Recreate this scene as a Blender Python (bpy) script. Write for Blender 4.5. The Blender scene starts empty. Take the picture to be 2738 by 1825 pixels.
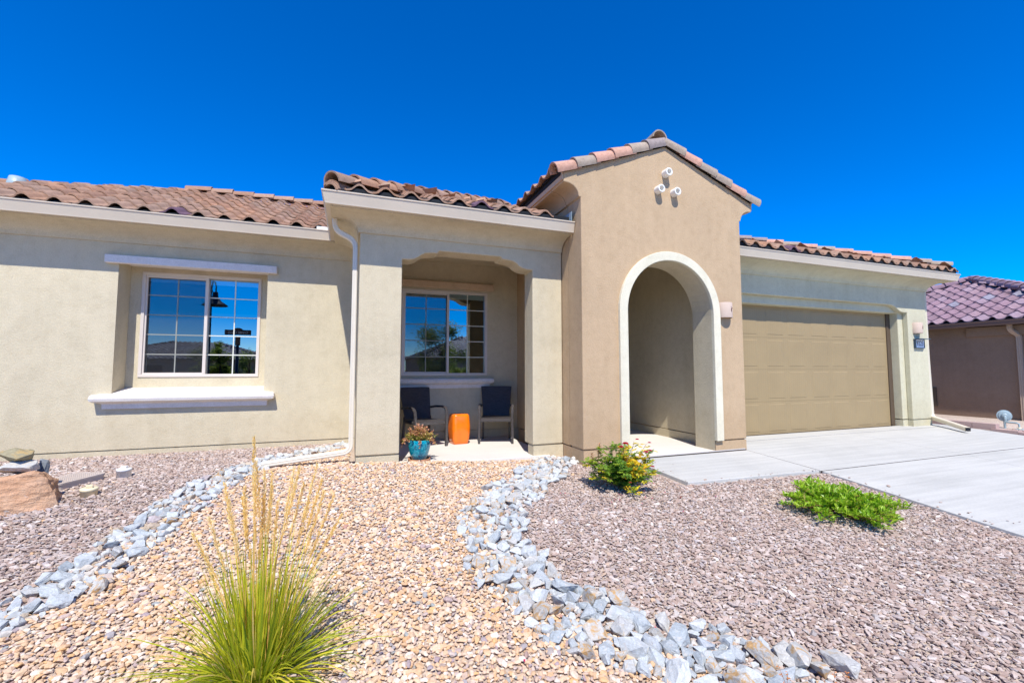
import bpy, bmesh, math, random
import numpy as np
from mathutils import Vector, Matrix, Euler

R = math.radians
SC = bpy.context.scene
COL = SC.collection

# ------------------------------------------------------------------ camera
cam = bpy.data.cameras.new('camera')
cam_o = bpy.data.objects.new('camera', cam)
COL.objects.link(cam_o)
cam.sensor_width = 36.0
cam.lens = 15.356
cam.clip_start = 0.05
cam.clip_end = 3000
cam_o.location = (0.0, 0.0, 1.2142)
cam_o.rotation_euler = (R(90 + 3.688), R(0.0), R(-20.219))
SC.camera = cam_o

# ------------------------------------------------------------------ sky and sun
LIGHT = Vector((0.26, 1.0, -1.50)).normalized()      # the way the sunlight travels
ELEV = math.asin(-LIGHT.z)
world = bpy.data.worlds.new('World')
SC.world = world
world.use_nodes = True
wn, wl = world.node_tree.nodes, world.node_tree.links
wn.clear()
sky = wn.new('ShaderNodeTexSky')
sky.sky_type = 'NISHITA'
sky.sun_disc = False
sky.sun_elevation = ELEV
sky.sun_rotation = math.atan2(-LIGHT.x, -LIGHT.y)
sky.altitude = 1600
sky.air_density = 0.9
sky.dust_density = 0.0
sky.ozone_density = 6.0
hs = wn.new('ShaderNodeHueSaturation')
hs.inputs['Saturation'].default_value = 1.55
hs.inputs['Hue'].default_value = 0.511
hs.inputs['Value'].default_value = 1.2
bgn = wn.new('ShaderNodeBackground')
bgn.inputs['Strength'].default_value = 0.14
wo = wn.new('ShaderNodeOutputWorld')
wl.new(sky.outputs[0], hs.inputs['Color'])
wl.new(hs.outputs[0], bgn.inputs['Color'])
wl.new(bgn.outputs[0], wo.inputs['Surface'])

sun = bpy.data.lights.new('sun', 'SUN')
sun.energy = 4.2
sun.angle = R(0.5)
sun.color = (1.0, 0.965, 0.90)
sun_o = bpy.data.objects.new('sun', sun)
COL.objects.link(sun_o)
sun_o.location = (-4, -15, 25)
sun_o.rotation_euler = LIGHT.to_track_quat('-Z', 'Y').to_euler()

SC.view_settings.view_transform = 'Standard'
SC.view_settings.look = 'None'
SC.view_settings.exposure = 0.58
SC.view_settings.gamma = 1.0
SC.render.film_transparent = False
try:
    SC.cycles.max_bounces = 12
    SC.cycles.diffuse_bounces = 8
    SC.cycles.transparent_max_bounces = 12
    SC.cycles.use_denoising = True
except Exception:
    pass

# ------------------------------------------------------------------ object helpers
def tag(o, label=None, cat=None, group=None, kind=None):
    if label: o['label'] = label
    if cat: o['category'] = cat
    if group: o['group'] = group
    if kind: o['kind'] = kind
    return o

def empty(name, loc=(0, 0, 0), rz=0.0):
    o = bpy.data.objects.new(name, None)
    o.empty_display_size = 0.2
    COL.objects.link(o)
    o.location = loc
    o.rotation_euler = (0, 0, rz)
    return o

def link_mesh(name, me, mat=None, parent=None, world_coords=False):
    o = bpy.data.objects.new(name, me)
    COL.objects.link(o)
    if mat is not None:
        me.materials.append(mat)
    if parent is not None:
        o.parent = parent
        if world_coords:
            off = Vector((0, 0, 0))
            p = parent
            while p is not None:
                off += Vector(p.location)
                p = p.parent
            o.location = -off
    return o

def copy_tree(o, parent=None):
    c = o.copy()
    COL.objects.link(c)
    if parent is not None:
        c.parent = parent
    for ch in list(o.children):
        copy_tree(ch, c)
    return c

def bevel(o, w=0.012, seg=2, ang=35):
    m = o.modifiers.new('bevel', 'BEVEL')
    m.width = w
    m.segments = seg
    m.limit_method = 'ANGLE'
    m.angle_limit = R(ang)
    return o

class MB:
    """collects shapes that become one mesh"""
    def __init__(s):
        s.v, s.f, s.r, s.sm = [], [], [], []
    def add(s, vs, fs, rnd=0.0, smooth=False):
        n = len(s.v)
        s.v += [tuple(p) for p in vs]
        for f in fs:
            s.f.append([i + n for i in f])
            s.r.append(rnd)
            s.sm.append(smooth)
        return s
    def box(s, x0, x1, y0, y1, z0, z1, rnd=0.0):
        vs = [(x, y, z) for z in (z0, z1) for y in (y0, y1) for x in (x0, x1)]
        return s.add(vs, [(0, 2, 3, 1), (4, 5, 7, 6), (0, 1, 5, 4), (2, 6, 7, 3), (0, 4, 6, 2), (1, 3, 7, 5)], rnd)
    def prism_y(s, poly, y0, y1, rnd=0.0):
        """poly of (x,z) extruded from y0 to y1"""
        n = len(poly)
        a = sum(poly[i][0] * poly[(i + 1) % n][1] - poly[(i + 1) % n][0] * poly[i][1] for i in range(n))
        if a < 0: poly = poly[::-1]
        vs = [(x, y0, z) for x, z in poly] + [(x, y1, z) for x, z in poly]
        fs = [list(range(n)), list(range(2 * n - 1, n - 1, -1))]
        fs += [(i, i + n, (i + 1) % n + n, (i + 1) % n) for i in range(n)]
        return s.add(vs, fs, rnd)
    def prism_z(s, poly, z0, z1, rnd=0.0):
        n = len(poly)
        a = sum(poly[i][0] * poly[(i + 1) % n][1] - poly[(i + 1) % n][0] * poly[i][1] for i in range(n))
        if a < 0: poly = poly[::-1]
        zz0 = z0 if callable(z0) else (lambda x, y: z0)
        zz1 = z1 if callable(z1) else (lambda x, y: z1)
        vs = [(x, y, zz0(x, y)) for x, y in poly] + [(x, y, zz1(x, y)) for x, y in poly]
        fs = [list(range(n - 1, -1, -1)), list(range(n, 2 * n))]
        fs += [(i, (i + 1) % n, (i + 1) % n + n, i + n) for i in range(n)]
        return s.add(vs, fs, rnd)
    def sweep(s, prof, path, caps=True, smooth=False):
        """prof of (out,z) carried along a plan path; out is to the right of the path"""
        n, m = len(path), len(prof)
        ds = []
        for i in range(n - 1):
            d = Vector((path[i + 1][0] - path[i][0], path[i + 1][1] - path[i][1])).normalized()
            ds.append(Vector((d.y, -d.x)))
        vs = []
        for i in range(n):
            if i == 0: o = ds[0]
            elif i == n - 1: o = ds[-1]
            else:
                o = (ds[i - 1] + ds[i]).normalized()
                o = o / max(0.2, o.dot(ds[i]))
            for d, z in prof:
                vs.append((path[i][0] + o.x * d, path[i][1] + o.y * d, z))
        fs = []
        for i in range(n - 1):
            for j in range(m - 1):
                fs.append((i * m + j, i * m + j + 1, (i + 1) * m + j + 1, (i + 1) * m + j))
        s.add(vs, fs, 0.0, smooth)
        if caps:
            s.add([vs[j] for j in range(m)], [list(range(m - 1, -1, -1))])
            s.add([vs[(n - 1) * m + j] for j in range(m)], [list(range(m))])
        return s
    def tube(s, pts, rad, n=8, smooth=True, cap=True, flat=1.0, side=None):
        pts = [Vector(p) for p in pts]
        k = len(pts)
        rad = rad if isinstance(rad, (list, tuple)) else [rad] * k
        ref = Vector(side) if side is not None else None
        vs = []
        pa = None
        for i in range(k):
            t = (pts[min(i + 1, k - 1)] - pts[max(i - 1, 0)])
            t = t.normalized() if t.length > 1e-9 else Vector((0, 0, 1))
            if ref is not None:
                a = (ref - t * ref.dot(t))
                a = a.normalized() if a.length > 1e-6 else t.orthogonal().normalized()
            elif pa is None:
                a = t.orthogonal().normalized()
            else:
                a = pa - t * pa.dot(t)
                a = a.normalized() if a.length > 1e-6 else t.orthogonal().normalized()
            pa = a
            b = t.cross(a)
            for j in range(n):
                an = 2 * math.pi * (j + 0.5 * (n == 4)) / n
                vs.append(pts[i] + a * math.cos(an) * rad[i] + b * math.sin(an) * rad[i] * flat)
        fs = []
        for i in range(k - 1):
            for j in range(n):
                fs.append((i * n + j, i * n + (j + 1) % n, (i + 1) * n + (j + 1) % n, (i + 1) * n + j))
        s.add(vs, fs, 0.0, smooth)
        if cap:
            s.add(vs[:n], [list(range(n - 1, -1, -1))])
            s.add(vs[-n:], [list(range(n))])
        return s
    def rect_tube(s, pts, w, d, side):
        """rectangular section: half sizes w (along side) and d"""
        pts = [Vector(p) for p in pts]
        k = len(pts)
        vs = []
        ref = Vector(side)
        for i in range(k):
            t = (pts[min(i + 1, k - 1)] - pts[max(i - 1, 0)]).normalized()
            a = (ref - t * ref.dot(t)).normalized()
            b = t.cross(a)
            for q, e in ((-1, -1), (1, -1), (1, 1), (-1, 1)):
                vs.append(pts[i] + a * w * q + b * d * e)
        fs = []
        for i in range(k - 1):
            for j in range(4):
                fs.append((i * 4 + j, i * 4 + (j + 1) % 4, (i + 1) * 4 + (j + 1) % 4, (i + 1) * 4 + j))
        fs += [(3, 2, 1, 0), (4 * k - 4, 4 * k - 3, 4 * k - 2, 4 * k - 1)]
        return s.add(vs, fs)
    def lathe(s, prof, c=(0, 0, 0), n=28, smooth=True):
        vs = []
        m = len(prof)
        for j in range(n):
            a = 2 * math.pi * j / n
            for r, z in prof:
                vs.append((c[0] + r * math.cos(a), c[1] + r * math.sin(a), c[2] + z))
        fs = []
        for j in range(n):
            for i in range(m - 1):
                k = (j + 1) % n
                fs.append((j * m + i, k * m + i, k * m + i + 1, j * m + i + 1))
        return s.add(vs, fs, 0.0, smooth)
    def build(s, name, mat=None, parent=None, wc=False, smooth=None):
        me = bpy.data.meshes.new(name)
        me.from_pydata(s.v, [], s.f)
        if any(s.r):
            at = me.attributes.new('rnd', 'FLOAT', 'FACE')
            at.data.foreach_set('value', s.r)
        sm = s.sm if smooth is None else [smooth] * len(s.f)
        me.polygons.foreach_set('use_smooth', sm)
        me.update()
        return link_mesh(name, me, mat, parent, wc)

# ------------------------------------------------------------------ materials
def new_mat(name):
    m = bpy.data.materials.new(name)
    m.use_nodes = True
    nt = m.node_tree
    b = nt.nodes['Principled BSDF']
    return m, nt, b

def ramp(nt, stops, interp='LINEAR'):
    r = nt.nodes.new('ShaderNodeValToRGB')
    cr = r.color_ramp
    cr.interpolation = interp
    while len(cr.elements) > 1:
        cr.elements.remove(cr.elements[-1])
    cr.elements[0].position = stops[0][0]
    cr.elements[0].color = (*stops[0][1], 1)
    for p, c in stops[1:]:
        e = cr.elements.new(p)
        e.color = (*c, 1)
    return r

def noise(nt, scale, detail=4, rough=0.55, vec=None, dist=0.0):
    n = nt.nodes.new('ShaderNodeTexNoise')
    n.inputs['Scale'].default_value = scale
    n.inputs['Detail'].default_value = detail
    n.inputs['Roughness'].default_value = rough
    n.inputs['Distortion'].default_value = dist
    if vec is not None:
        nt.links.new(vec, n.inputs['Vector'])
    return n

def coords(nt, which='Object'):
    return nt.nodes.new('ShaderNodeTexCoord').outputs[which]

def mapping(nt, vec, scale=(1, 1, 1), rot=(0, 0, 0)):
    m = nt.nodes.new('ShaderNodeMapping')
    m.inputs['Scale'].default_value = scale
    m.inputs['Rotation'].default_value = rot
    nt.links.new(vec, m.inputs['Vector'])
    return m.outputs[0]

def bump(nt, b, height, strength=0.4, dist=0.01, normal=None):
    n = nt.nodes.new('ShaderNodeBump')
    n.inputs['Strength'].default_value = strength
    n.inputs['Distance'].default_value = dist
    nt.links.new(height, n.inputs['Height'])
    if normal is not None:
        nt.links.new(normal, n.inputs['Normal'])
    nt.links.new(n.outputs[0], b.inputs['Normal'])
    return n.outputs[0]

def mixc(nt, fac, c1, c2, mode='MIX'):
    m = nt.nodes.new('ShaderNodeMix')
    m.data_type = 'RGBA'
    m.blend_type = mode
    for sock, v in ((m.inputs[0], fac), (m.inputs[6], c1), (m.inputs[7], c2)):
        if isinstance(v, bpy.types.NodeSocket):
            nt.links.new(v, sock)
        elif isinstance(v, (int, float)):
            sock.default_value = v
        else:
            sock.default_value = (*v, 1)
    return m.outputs[2]

def mul(c, k):
    return tuple(min(1, x * k) for x in c)

def plain(name, col, rough=0.6, spec=0.5, var=0.10, vscale=3.0, bstr=0.0, bscale=60, metallic=0.0):
    m, nt, b = new_mat(name)
    oc = coords(nt)
    n = noise(nt, vscale, 5, 0.6, oc)
    r = ramp(nt, [(0.3, mul(col, 1 - var)), (0.7, mul(col, 1 + var))])
    nt.links.new(n.outputs[0], r.inputs[0])
    nt.links.new(r.outputs[0], b.inputs['Base Color'])
    b.inputs['Roughness'].default_value = rough
    b.inputs['Specular IOR Level'].default_value = spec
    b.inputs['Metallic'].default_value = metallic
    if bstr > 0:
        n2 = noise(nt, bscale, 3, 0.6, oc)
        bump(nt, b, n2.outputs[0], bstr, 0.01)
    return m

def stucco(name, col, stain=0.10, bstr=0.55):
    m, nt, b = new_mat(name)
    oc = coords(nt)
    big = noise(nt, 0.9, 6, 0.62, oc, 0.4)
    mid = noise(nt, 9.0, 5, 0.65, oc)
    fine = noise(nt, 85.0, 3, 0.7, oc)
    r = ramp(nt, [(0.28, mul(col, 1 - stain * 1.3)), (0.5, col), (0.75, mul(col, 1 + stain * 0.6))])
    nt.links.new(big.outputs[0], r.inputs[0])
    r2 = ramp(nt, [(0.28, (0.93, 0.92, 0.90)), (0.5, (1.0, 1.0, 1.0)), (0.72, (1.04, 1.04, 1.04))])
    nt.links.new(mid.outputs[0], r2.inputs[0])
    c = mixc(nt, 1.0, r.outputs[0], r2.outputs[0], 'MULTIPLY')
    r3 = ramp(nt, [(0.30, (0.86, 0.85, 0.84)), (0.6, (1.03, 1.03, 1.03))])
    nt.links.new(fine.outputs[0], r3.inputs[0])
    c = mixc(nt, 1.0, c, r3.outputs[0], 'MULTIPLY')
    # faint vertical rain streaks
    st = noise(nt, 1.0, 4, 0.6, mapping(nt, oc, (5.0, 5.0, 0.35)))
    r4 = ramp(nt, [(0.35, (0.955, 0.95, 0.94)), (0.6, (1.0, 1.0, 1.0))])
    nt.links.new(st.outputs[0], r4.inputs[0])
    c = mixc(nt, 1.0, c, r4.outputs[0], 'MULTIPLY')
    # dust splashed up from the ground in an uneven band
    sx = nt.nodes.new('ShaderNodeSeparateXYZ')
    nt.links.new(oc, sx.inputs[0])
    sn = noise(nt, 3.0, 5, 0.65, mapping(nt, oc, (1, 1, .5)))
    ma = nt.nodes.new('ShaderNodeMath')
    ma.operation = 'MULTIPLY_ADD'
    nt.links.new(sn.outputs[0], ma.inputs[0])
    ma.inputs[1].default_value = -0.9
    nt.links.new(sx.outputs[2], ma.inputs[2])
    rs_ = ramp(nt, [(0.0, (0.86, 0.80, 0.73)), (0.18, (1, 1, 1))])
    nt.links.new(ma.outputs[0], rs_.inputs[0])
    c = mixc(nt, 0.28, c, rs_.outputs[0], 'MULTIPLY')
    nt.links.new(c, b.inputs['Base Color'])
    b.inputs['Roughness'].default_value = 0.92
    b.inputs['Specular IOR Level'].default_value = 0.15
    med = noise(nt, 38.0, 3, 0.7, oc)
    add = nt.nodes.new('ShaderNodeMath')
    add.operation = 'ADD'
    nt.links.new(fine.outputs[0], add.inputs[0])
    nt.links.new(med.outputs[0], add.inputs[1])
    bump(nt, b, add.outputs[0], bstr, 0.007)
    return m

M = {}
M['cream'] = stucco('cream_stucco', (0.595, 0.52, 0.365))
M['tan'] = stucco('tan_stucco', (0.525, 0.378, 0.232), 0.07)
M['trim'] = stucco('pale_trim_stucco', (0.72, 0.67, 0.51), 0.04, 0.35)
M['garage'] = stucco('garage_stucco', (0.59, 0.555, 0.395))
M['white'] = stucco('white_trim_stucco', (0.76, 0.71, 0.66), 0.03, 0.3)
M['peach'] = stucco('peach_trim_stucco', (0.60, 0.44, 0.30), 0.03, 0.3)
M['brown'] = stucco('brown_stucco', (0.30, 0.205, 0.14), 0.10)
M['gutter'] = plain('gutter_paint', (0.60, 0.51, 0.39), 0.35, 0.5, 0.04, 2.0)
M['browngutter'] = plain('brown_gutter_paint', (0.15, 0.095, 0.08), 0.4, 0.5, 0.05)
M['spout'] = plain('spout_paint', (0.68, 0.61, 0.48), 0.35, 0.5, 0.04, 2.0)
M['browndown'] = plain('tan_spout_paint', (0.42, 0.31, 0.22), 0.4, 0.5, 0.05)
M['dark'] = plain('underlay_and_mouth_shade', (0.016, 0.018, 0.022), 0.8, 0.2, 0.2)
M['frame'] = plain('window_vinyl', (0.62, 0.55, 0.48), 0.4, 0.5, 0.03)
M['muntin'] = plain('window_grille', (0.66, 0.66, 0.56), 0.45, 0.5, 0.02)
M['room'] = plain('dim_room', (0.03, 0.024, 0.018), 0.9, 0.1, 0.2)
M['blind'] = plain('white_blind', (0.7, 0.72, 0.7), 0.6, 0.3, 0.03)
M['pvc'] = plain('white_pipe', (0.80, 0.78, 0.73), 0.4, 0.5, 0.03)
M['pvc2'] = plain('yellowed_pipe', (0.72, 0.62, 0.40), 0.45, 0.5, 0.06)
M['lamp'] = plain('unglazed_clay', (0.60, 0.465, 0.37), 0.8, 0.2, 0.05, 6)
M['lampin'] = plain('lamp_inside_glow', (0.60, 0.30, 0.08), 0.7, 0.2, 0.05)  # orange stands for the warm sunlit glow inside the lamp
M['mark'] = plain('cut_mark', (0.10, 0.04, 0.03), 0.8, 0.2, 0.05)
M['blackmetal'] = plain('black_metal', (0.012, 0.013, 0.016), 0.45, 0.5, 0.1)
M['bluemetal'] = plain('blue_black_metal', (0.022, 0.05, 0.09), 0.3, 0.6, 0.1)
M['signwhite'] = plain('sign_face', (0.80, 0.82, 0.84), 0.4, 0.5, 0.02)
M['galv'] = plain('galvanised_pipe', (0.30, 0.38, 0.40), 0.45, 0.5, 0.12, 14)
M['box'] = plain('valve_box_plastic', (0.50, 0.42, 0.36), 0.55, 0.4, 0.05, 8)
M['clay'] = plain('terracotta_saucer', (0.42, 0.20, 0.11), 0.8, 0.2, 0.1, 12)
M['soil'] = plain('soil', (0.06, 0.04, 0.03), 0.95, 0.1, 0.3, 30, 0.6, 80)
M['jointfill'] = plain('joint_filler', (0.06, 0.045, 0.035), 0.9, 0.1, 0.2)

def m_orange():
    m, nt, b = new_mat('orange_glaze')
    oc = coords(nt)
    n = noise(nt, 7, 4, 0.6, oc)
    r = ramp(nt, [(0.3, (0.80, 0.155, 0.004)), (0.7, (0.90, 0.20, 0.006))])
    nt.links.new(n.outputs[0], r.inputs[0])
    nt.links.new(r.outputs[0], b.inputs['Base Color'])
    b.inputs['Roughness'].default_value = 0.22
    b.inputs['Coat Weight'].default_value = 0.4
    b.inputs['Coat Roughness'].default_value = 0.08
    bump(nt, b, n.outputs[0], 0.06, 0.01)
    return m
M['orange'] = m_orange()

def m_glaze():
    m, nt, b = new_mat('turquoise_glaze')
    oc = coords(nt)
    v = nt.nodes.new('ShaderNodeTexVoronoi')
    v.inputs['Scale'].default_value = 70
    nt.links.new(oc, v.inputs['Vector'])
    n = noise(nt, 34, 3, 0.7, oc, 1.2)
    r = ramp(nt, [(0.36, (0.0, 0.07, 0.14)), (0.46, (0.0, 0.20, 0.28)), (0.58, (0.004, 0.30, 0.37)), (0.72, (0.12, 0.52, 0.55))])
    nt.links.new(n.outputs[0], r.inputs[0])
    nt.links.new(r.outputs[0], b.inputs['Base Color'])
    b.inputs['Roughness'].default_value = 0.12
    b.inputs['Coat Weight'].default_value = 0.6
    b.inputs['Coat Roughness'].default_value = 0.05
    bump(nt, b, n.outputs[0], 0.15, 0.004)
    return m
M['glaze'] = m_glaze()

def m_tile(name, stops, bstr=0.25):
    m, nt, b = new_mat(name)
    oc = coords(nt)
    at = nt.nodes.new('ShaderNodeAttribute')
    at.attribute_name = 'rnd'
    r = ramp(nt, stops, 'CONSTANT')
    nt.links.new(at.outputs['Fac'], r.inputs[0])
    n = noise(nt, 22, 5, 0.7, oc)
    r2 = ramp(nt, [(0.28, (0.78, 0.74, 0.71)), (0.5, (1, 1, 1)), (0.75, (1.12, 1.12, 1.12))])
    nt.links.new(n.outputs[0], r2.inputs[0])
    c = mixc(nt, 1.0, r.outputs[0], r2.outputs[0], 'MULTIPLY')
    n3 = noise(nt, 3.5, 4, 0.6, oc)
    r3 = ramp(nt, [(0.35, (0.86, 0.85, 0.85)), (0.65, (1.06, 1.06, 1.06))])
    nt.links.new(n3.outputs[0], r3.inputs[0])
    c = mixc(nt, 1.0, c, r3.outputs[0], 'MULTIPLY')
    nt.links.new(c, b.inputs['Base Color'])
    b.inputs['Roughness'].default_value = 0.85
    b.inputs['Specular IOR Level'].default_value = 0.25
    bump(nt, b, n.outputs[0], bstr, 0.008)
    return m
TERRA = [(0.0, (0.368, 0.213, 0.133)), (0.16, (0.396, 0.239, 0.155)), (0.32, (0.350, 0.209, 0.138)), (0.46, (0.386, 0.244, 0.168)),
         (0.60, (0.340, 0.222, 0.155)), (0.72, (0.414, 0.231, 0.142)), (0.86, (0.331, 0.191, 0.125)), (0.982, (0.156, 0.091, 0.120))]
M['tile'] = m_tile('terracotta_tile', TERRA)
CAPS = [(0.0, (0.52, 0.30, 0.215)), (0.25, (0.36, 0.29, 0.225)), (0.45, (0.55, 0.31, 0.225)), (0.62, (0.38, 0.30, 0.23)), (0.8, (0.30, 0.245, 0.225))]
M['cap'] = m_tile('mixed_barrel_tile', CAPS)
PURP = [(0.0, (0.264, 0.171, 0.203)), (0.3, (0.299, 0.203, 0.230)), (0.55, (0.238, 0.158, 0.184)), (0.8, (0.290, 0.211, 0.248)), (0.93, (0.238, 0.225, 0.270))]
M['ptile'] = m_tile('mauve_tile', PURP)
M['greytile'] = m_tile('grey_tile', [(0.0, (0.42, 0.38, 0.37)), (0.5, (0.36, 0.31, 0.31)), (0.8, (0.30, 0.24, 0.24))])

def m_concrete(name, col, streak=0.05):
    m, nt, b = new_mat(name)
    oc = coords(nt)
    n1 = noise(nt, 0.8, 6, 0.65, oc, 0.5)
    n2 = noise(nt, 45, 3, 0.7, oc)
    n3 = noise(nt, 1.0, 5, 0.6, mapping(nt, oc, (0.5, 14.0, 1.0), (0, 0, 0.15)))
    r = ramp(nt, [(0.25, mul(col, 0.86)), (0.45, mul(col, 0.96)), (0.6, col), (0.75, mul(col, 1.05))])
    nt.links.new(n1.outputs[0], r.inputs[0])
    r2 = ramp(nt, [(0.3, (0.93, 0.93, 0.93)), (0.6, (1.02, 1.02, 1.02))])
    nt.links.new(n2.outputs[0], r2.inputs[0])
    c = mixc(nt, 1.0, r.outputs[0], r2.outputs[0], 'MULTIPLY')
    r3 = ramp(nt, [(0.35, (1 - streak, 1 - streak, 1 - streak)), (0.6, (1, 1, 1))])
    nt.links.new(n3.outputs[0], r3.inputs[0])
    c = mixc(nt, 1.0, c, r3.outputs[0], 'MULTIPLY')
    nt.links.new(c, b.inputs['Base Color'])
    b.inputs['Roughness'].default_value = 0.9
    b.inputs['Specular IOR Level'].default_value = 0.2
    bump(nt, b, n2.outputs[0], 0.2, 0.004)
    return m
M['concrete'] = m_concrete('broom_finished_concrete', (0.50, 0.49, 0.455), 0.12)
M['porchslab'] = m_concrete('porch_concrete', (0.66, 0.61, 0.55))
M['asphalt'] = m_concrete('asphalt', (0.055, 0.055, 0.058))
M['curb'] = m_concrete('pink_block', (0.47, 0.33, 0.29), 0.03)

def m_door():
    m, nt, b = new_mat('garage_door_paint')
    oc = coords(nt)
    n = noise(nt, 1.5, 4, 0.6, oc)
    col = (0.328, 0.240, 0.122)
    r = ramp(nt, [(0.3, mul(col, 0.94)), (0.7, mul(col, 1.05))])
    nt.links.new(n.outputs[0], r.inputs[0])
    w = nt.nodes.new('ShaderNodeTexWave')
    w.wave_type = 'BANDS'
    w.bands_direction = 'X'
    w.inputs['Scale'].default_value = 5.6
    w.inputs['Distortion'].default_value = 0.3
    w.inputs['Detail'].default_value = 2
    nt.links.new(oc, w.inputs['Vector'])
    g = noise(nt, 1.0, 3, 0.6, mapping(nt, oc, (160, 160, 3)))
    rw = ramp(nt, [(0.0, (0.94, 0.94, 0.94)), (0.12, (1, 1, 1))])
    nt.links.new(w.outputs[1], rw.inputs[0])
    c = mixc(nt, 1.0, r.outputs[0], rw.outputs[0], 'MULTIPLY')
    nt.links.new(c, b.inputs['Base Color'])
    b.inputs['Roughness'].default_value = 0.55
    b.inputs['Specular IOR Level'].default_value = 0.35
    add = nt.nodes.new('ShaderNodeMath')
    add.operation = 'MULTIPLY_ADD'
    nt.links.new(w.outputs[1], add.inputs[0])
    add.inputs[1].default_value = 0.6
    nt.links.new(g.outputs[0], add.inputs[2])
    bump(nt, b, add.outputs[0], 0.14, 0.003)
    return m
M['door'] = m_door()
M['doorseal'] = plain('door_seal', (0.10, 0.07, 0.045), 0.6, 0.3, 0.05)

def m_glass(name, fac):
    m = bpy.data.materials.new(name)
    m.use_nodes = True
    nt = m.node_tree
    nt.nodes.clear()
    out = nt.nodes.new('ShaderNodeOutputMaterial')
    tr = nt.nodes.new('ShaderNodeBsdfTransparent')
    tr.inputs[0].default_value = (0.62, 0.74, 0.72, 1)
    gl = nt.nodes.new('ShaderNodeBsdfGlossy')
    gl.inputs['Color'].default_value = (0.80, 0.93, 1.0, 1)
    gl.inputs['Roughness'].default_value = 0.0
    mx = nt.nodes.new('ShaderNodeMixShader')
    lw = nt.nodes.new('ShaderNodeLayerWeight')
    lw.inputs['Blend'].default_value = 0.25
    mr = nt.nodes.new('ShaderNodeMapRange')
    mr.inputs['To Min'].default_value = fac
    mr.inputs['To Max'].default_value = 0.95
    nt.links.new(lw.outputs['Fresnel'], mr.inputs[0])
    nt.links.new(mr.outputs[0], mx.inputs[0])
    nt.links.new(tr.outputs[0], mx.inputs[1])
    nt.links.new(gl.outputs[0], mx.inputs[2])
    nt.links.new(mx.outputs[0], out.inputs[0])
    return m
M['glass'] = m_glass('coated_window_glass', 0.33)

def m_screen():
    m = bpy.data.materials.new('insect_screen')
    m.use_nodes = True
    nt = m.node_tree
    nt.nodes.clear()
    out = nt.nodes.new('ShaderNodeOutputMaterial')
    tr = nt.nodes.new('ShaderNodeBsdfTransparent')
    df = nt.nodes.new('ShaderNodeBsdfDiffuse')
    df.inputs[0].default_value = (0.045, 0.045, 0.05, 1)
    mx = nt.nodes.new('ShaderNodeMixShader')
    mx.inputs[0].default_value = 0.36
    nt.links.new(tr.outputs[0], mx.inputs[1])
    nt.links.new(df.outputs[0], mx.inputs[2])
    nt.links.new(mx.outputs[0], out.inputs[0])
    return m
M['screen'] = m_screen()

def m_wicker():
    m, nt, b = new_mat('dark_wicker')
    oc = coords(nt)
    br = nt.nodes.new('ShaderNodeTexBrick')
    br.inputs['Scale'].default_value = 1.0
    br.inputs['Brick Width'].default_value = 0.030
    br.inputs['Row Height'].default_value = 0.011
    br.inputs['Mortar Size'].default_value = 0.0022
    br.inputs['Mortar Smooth'].default_value = 0.6
    br.inputs['Color1'].default_value = (0.085, 0.074, 0.072, 1)
    br.inputs['Color2'].default_value = (0.13, 0.114, 0.11, 1)
    br.inputs['Mortar'].default_value = (0.004, 0.004, 0.005, 1)
    # project on the two larger directions: x across, y+z up the piece
    sp = nt.nodes.new('ShaderNodeSeparateXYZ')
    nt.links.new(oc, sp.inputs[0])
    ad = nt.nodes.new('ShaderNodeMath')
    ad.operation = 'ADD'
    nt.links.new(sp.outputs[1], ad.inputs[0])
    nt.links.new(sp.outputs[2], ad.inputs[1])
    cb = nt.nodes.new('ShaderNodeCombineXYZ')
    nt.links.new(sp.outputs[0], cb.inputs[0])
    nt.links.new(ad.outputs[0], cb.inputs[1])
    nt.links.new(cb.outputs[0], br.inputs['Vector'])
    nt.links.new(br.outputs['Color'], b.inputs['Base Color'])
    b.inputs['Roughness'].default_value = 0.33
    b.inputs['Specular IOR Level'].default_value = 0.35
    inv = nt.nodes.new('ShaderNodeMath')
    inv.operation = 'SUBTRACT'
    inv.inputs[0].default_value = 1.0
    nt.links.new(br.outputs['Fac'], inv.inputs[1])
    bump(nt, b, inv.outputs[0], 0.8, 0.004)
    return m
M['wicker'] = m_wicker()

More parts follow.
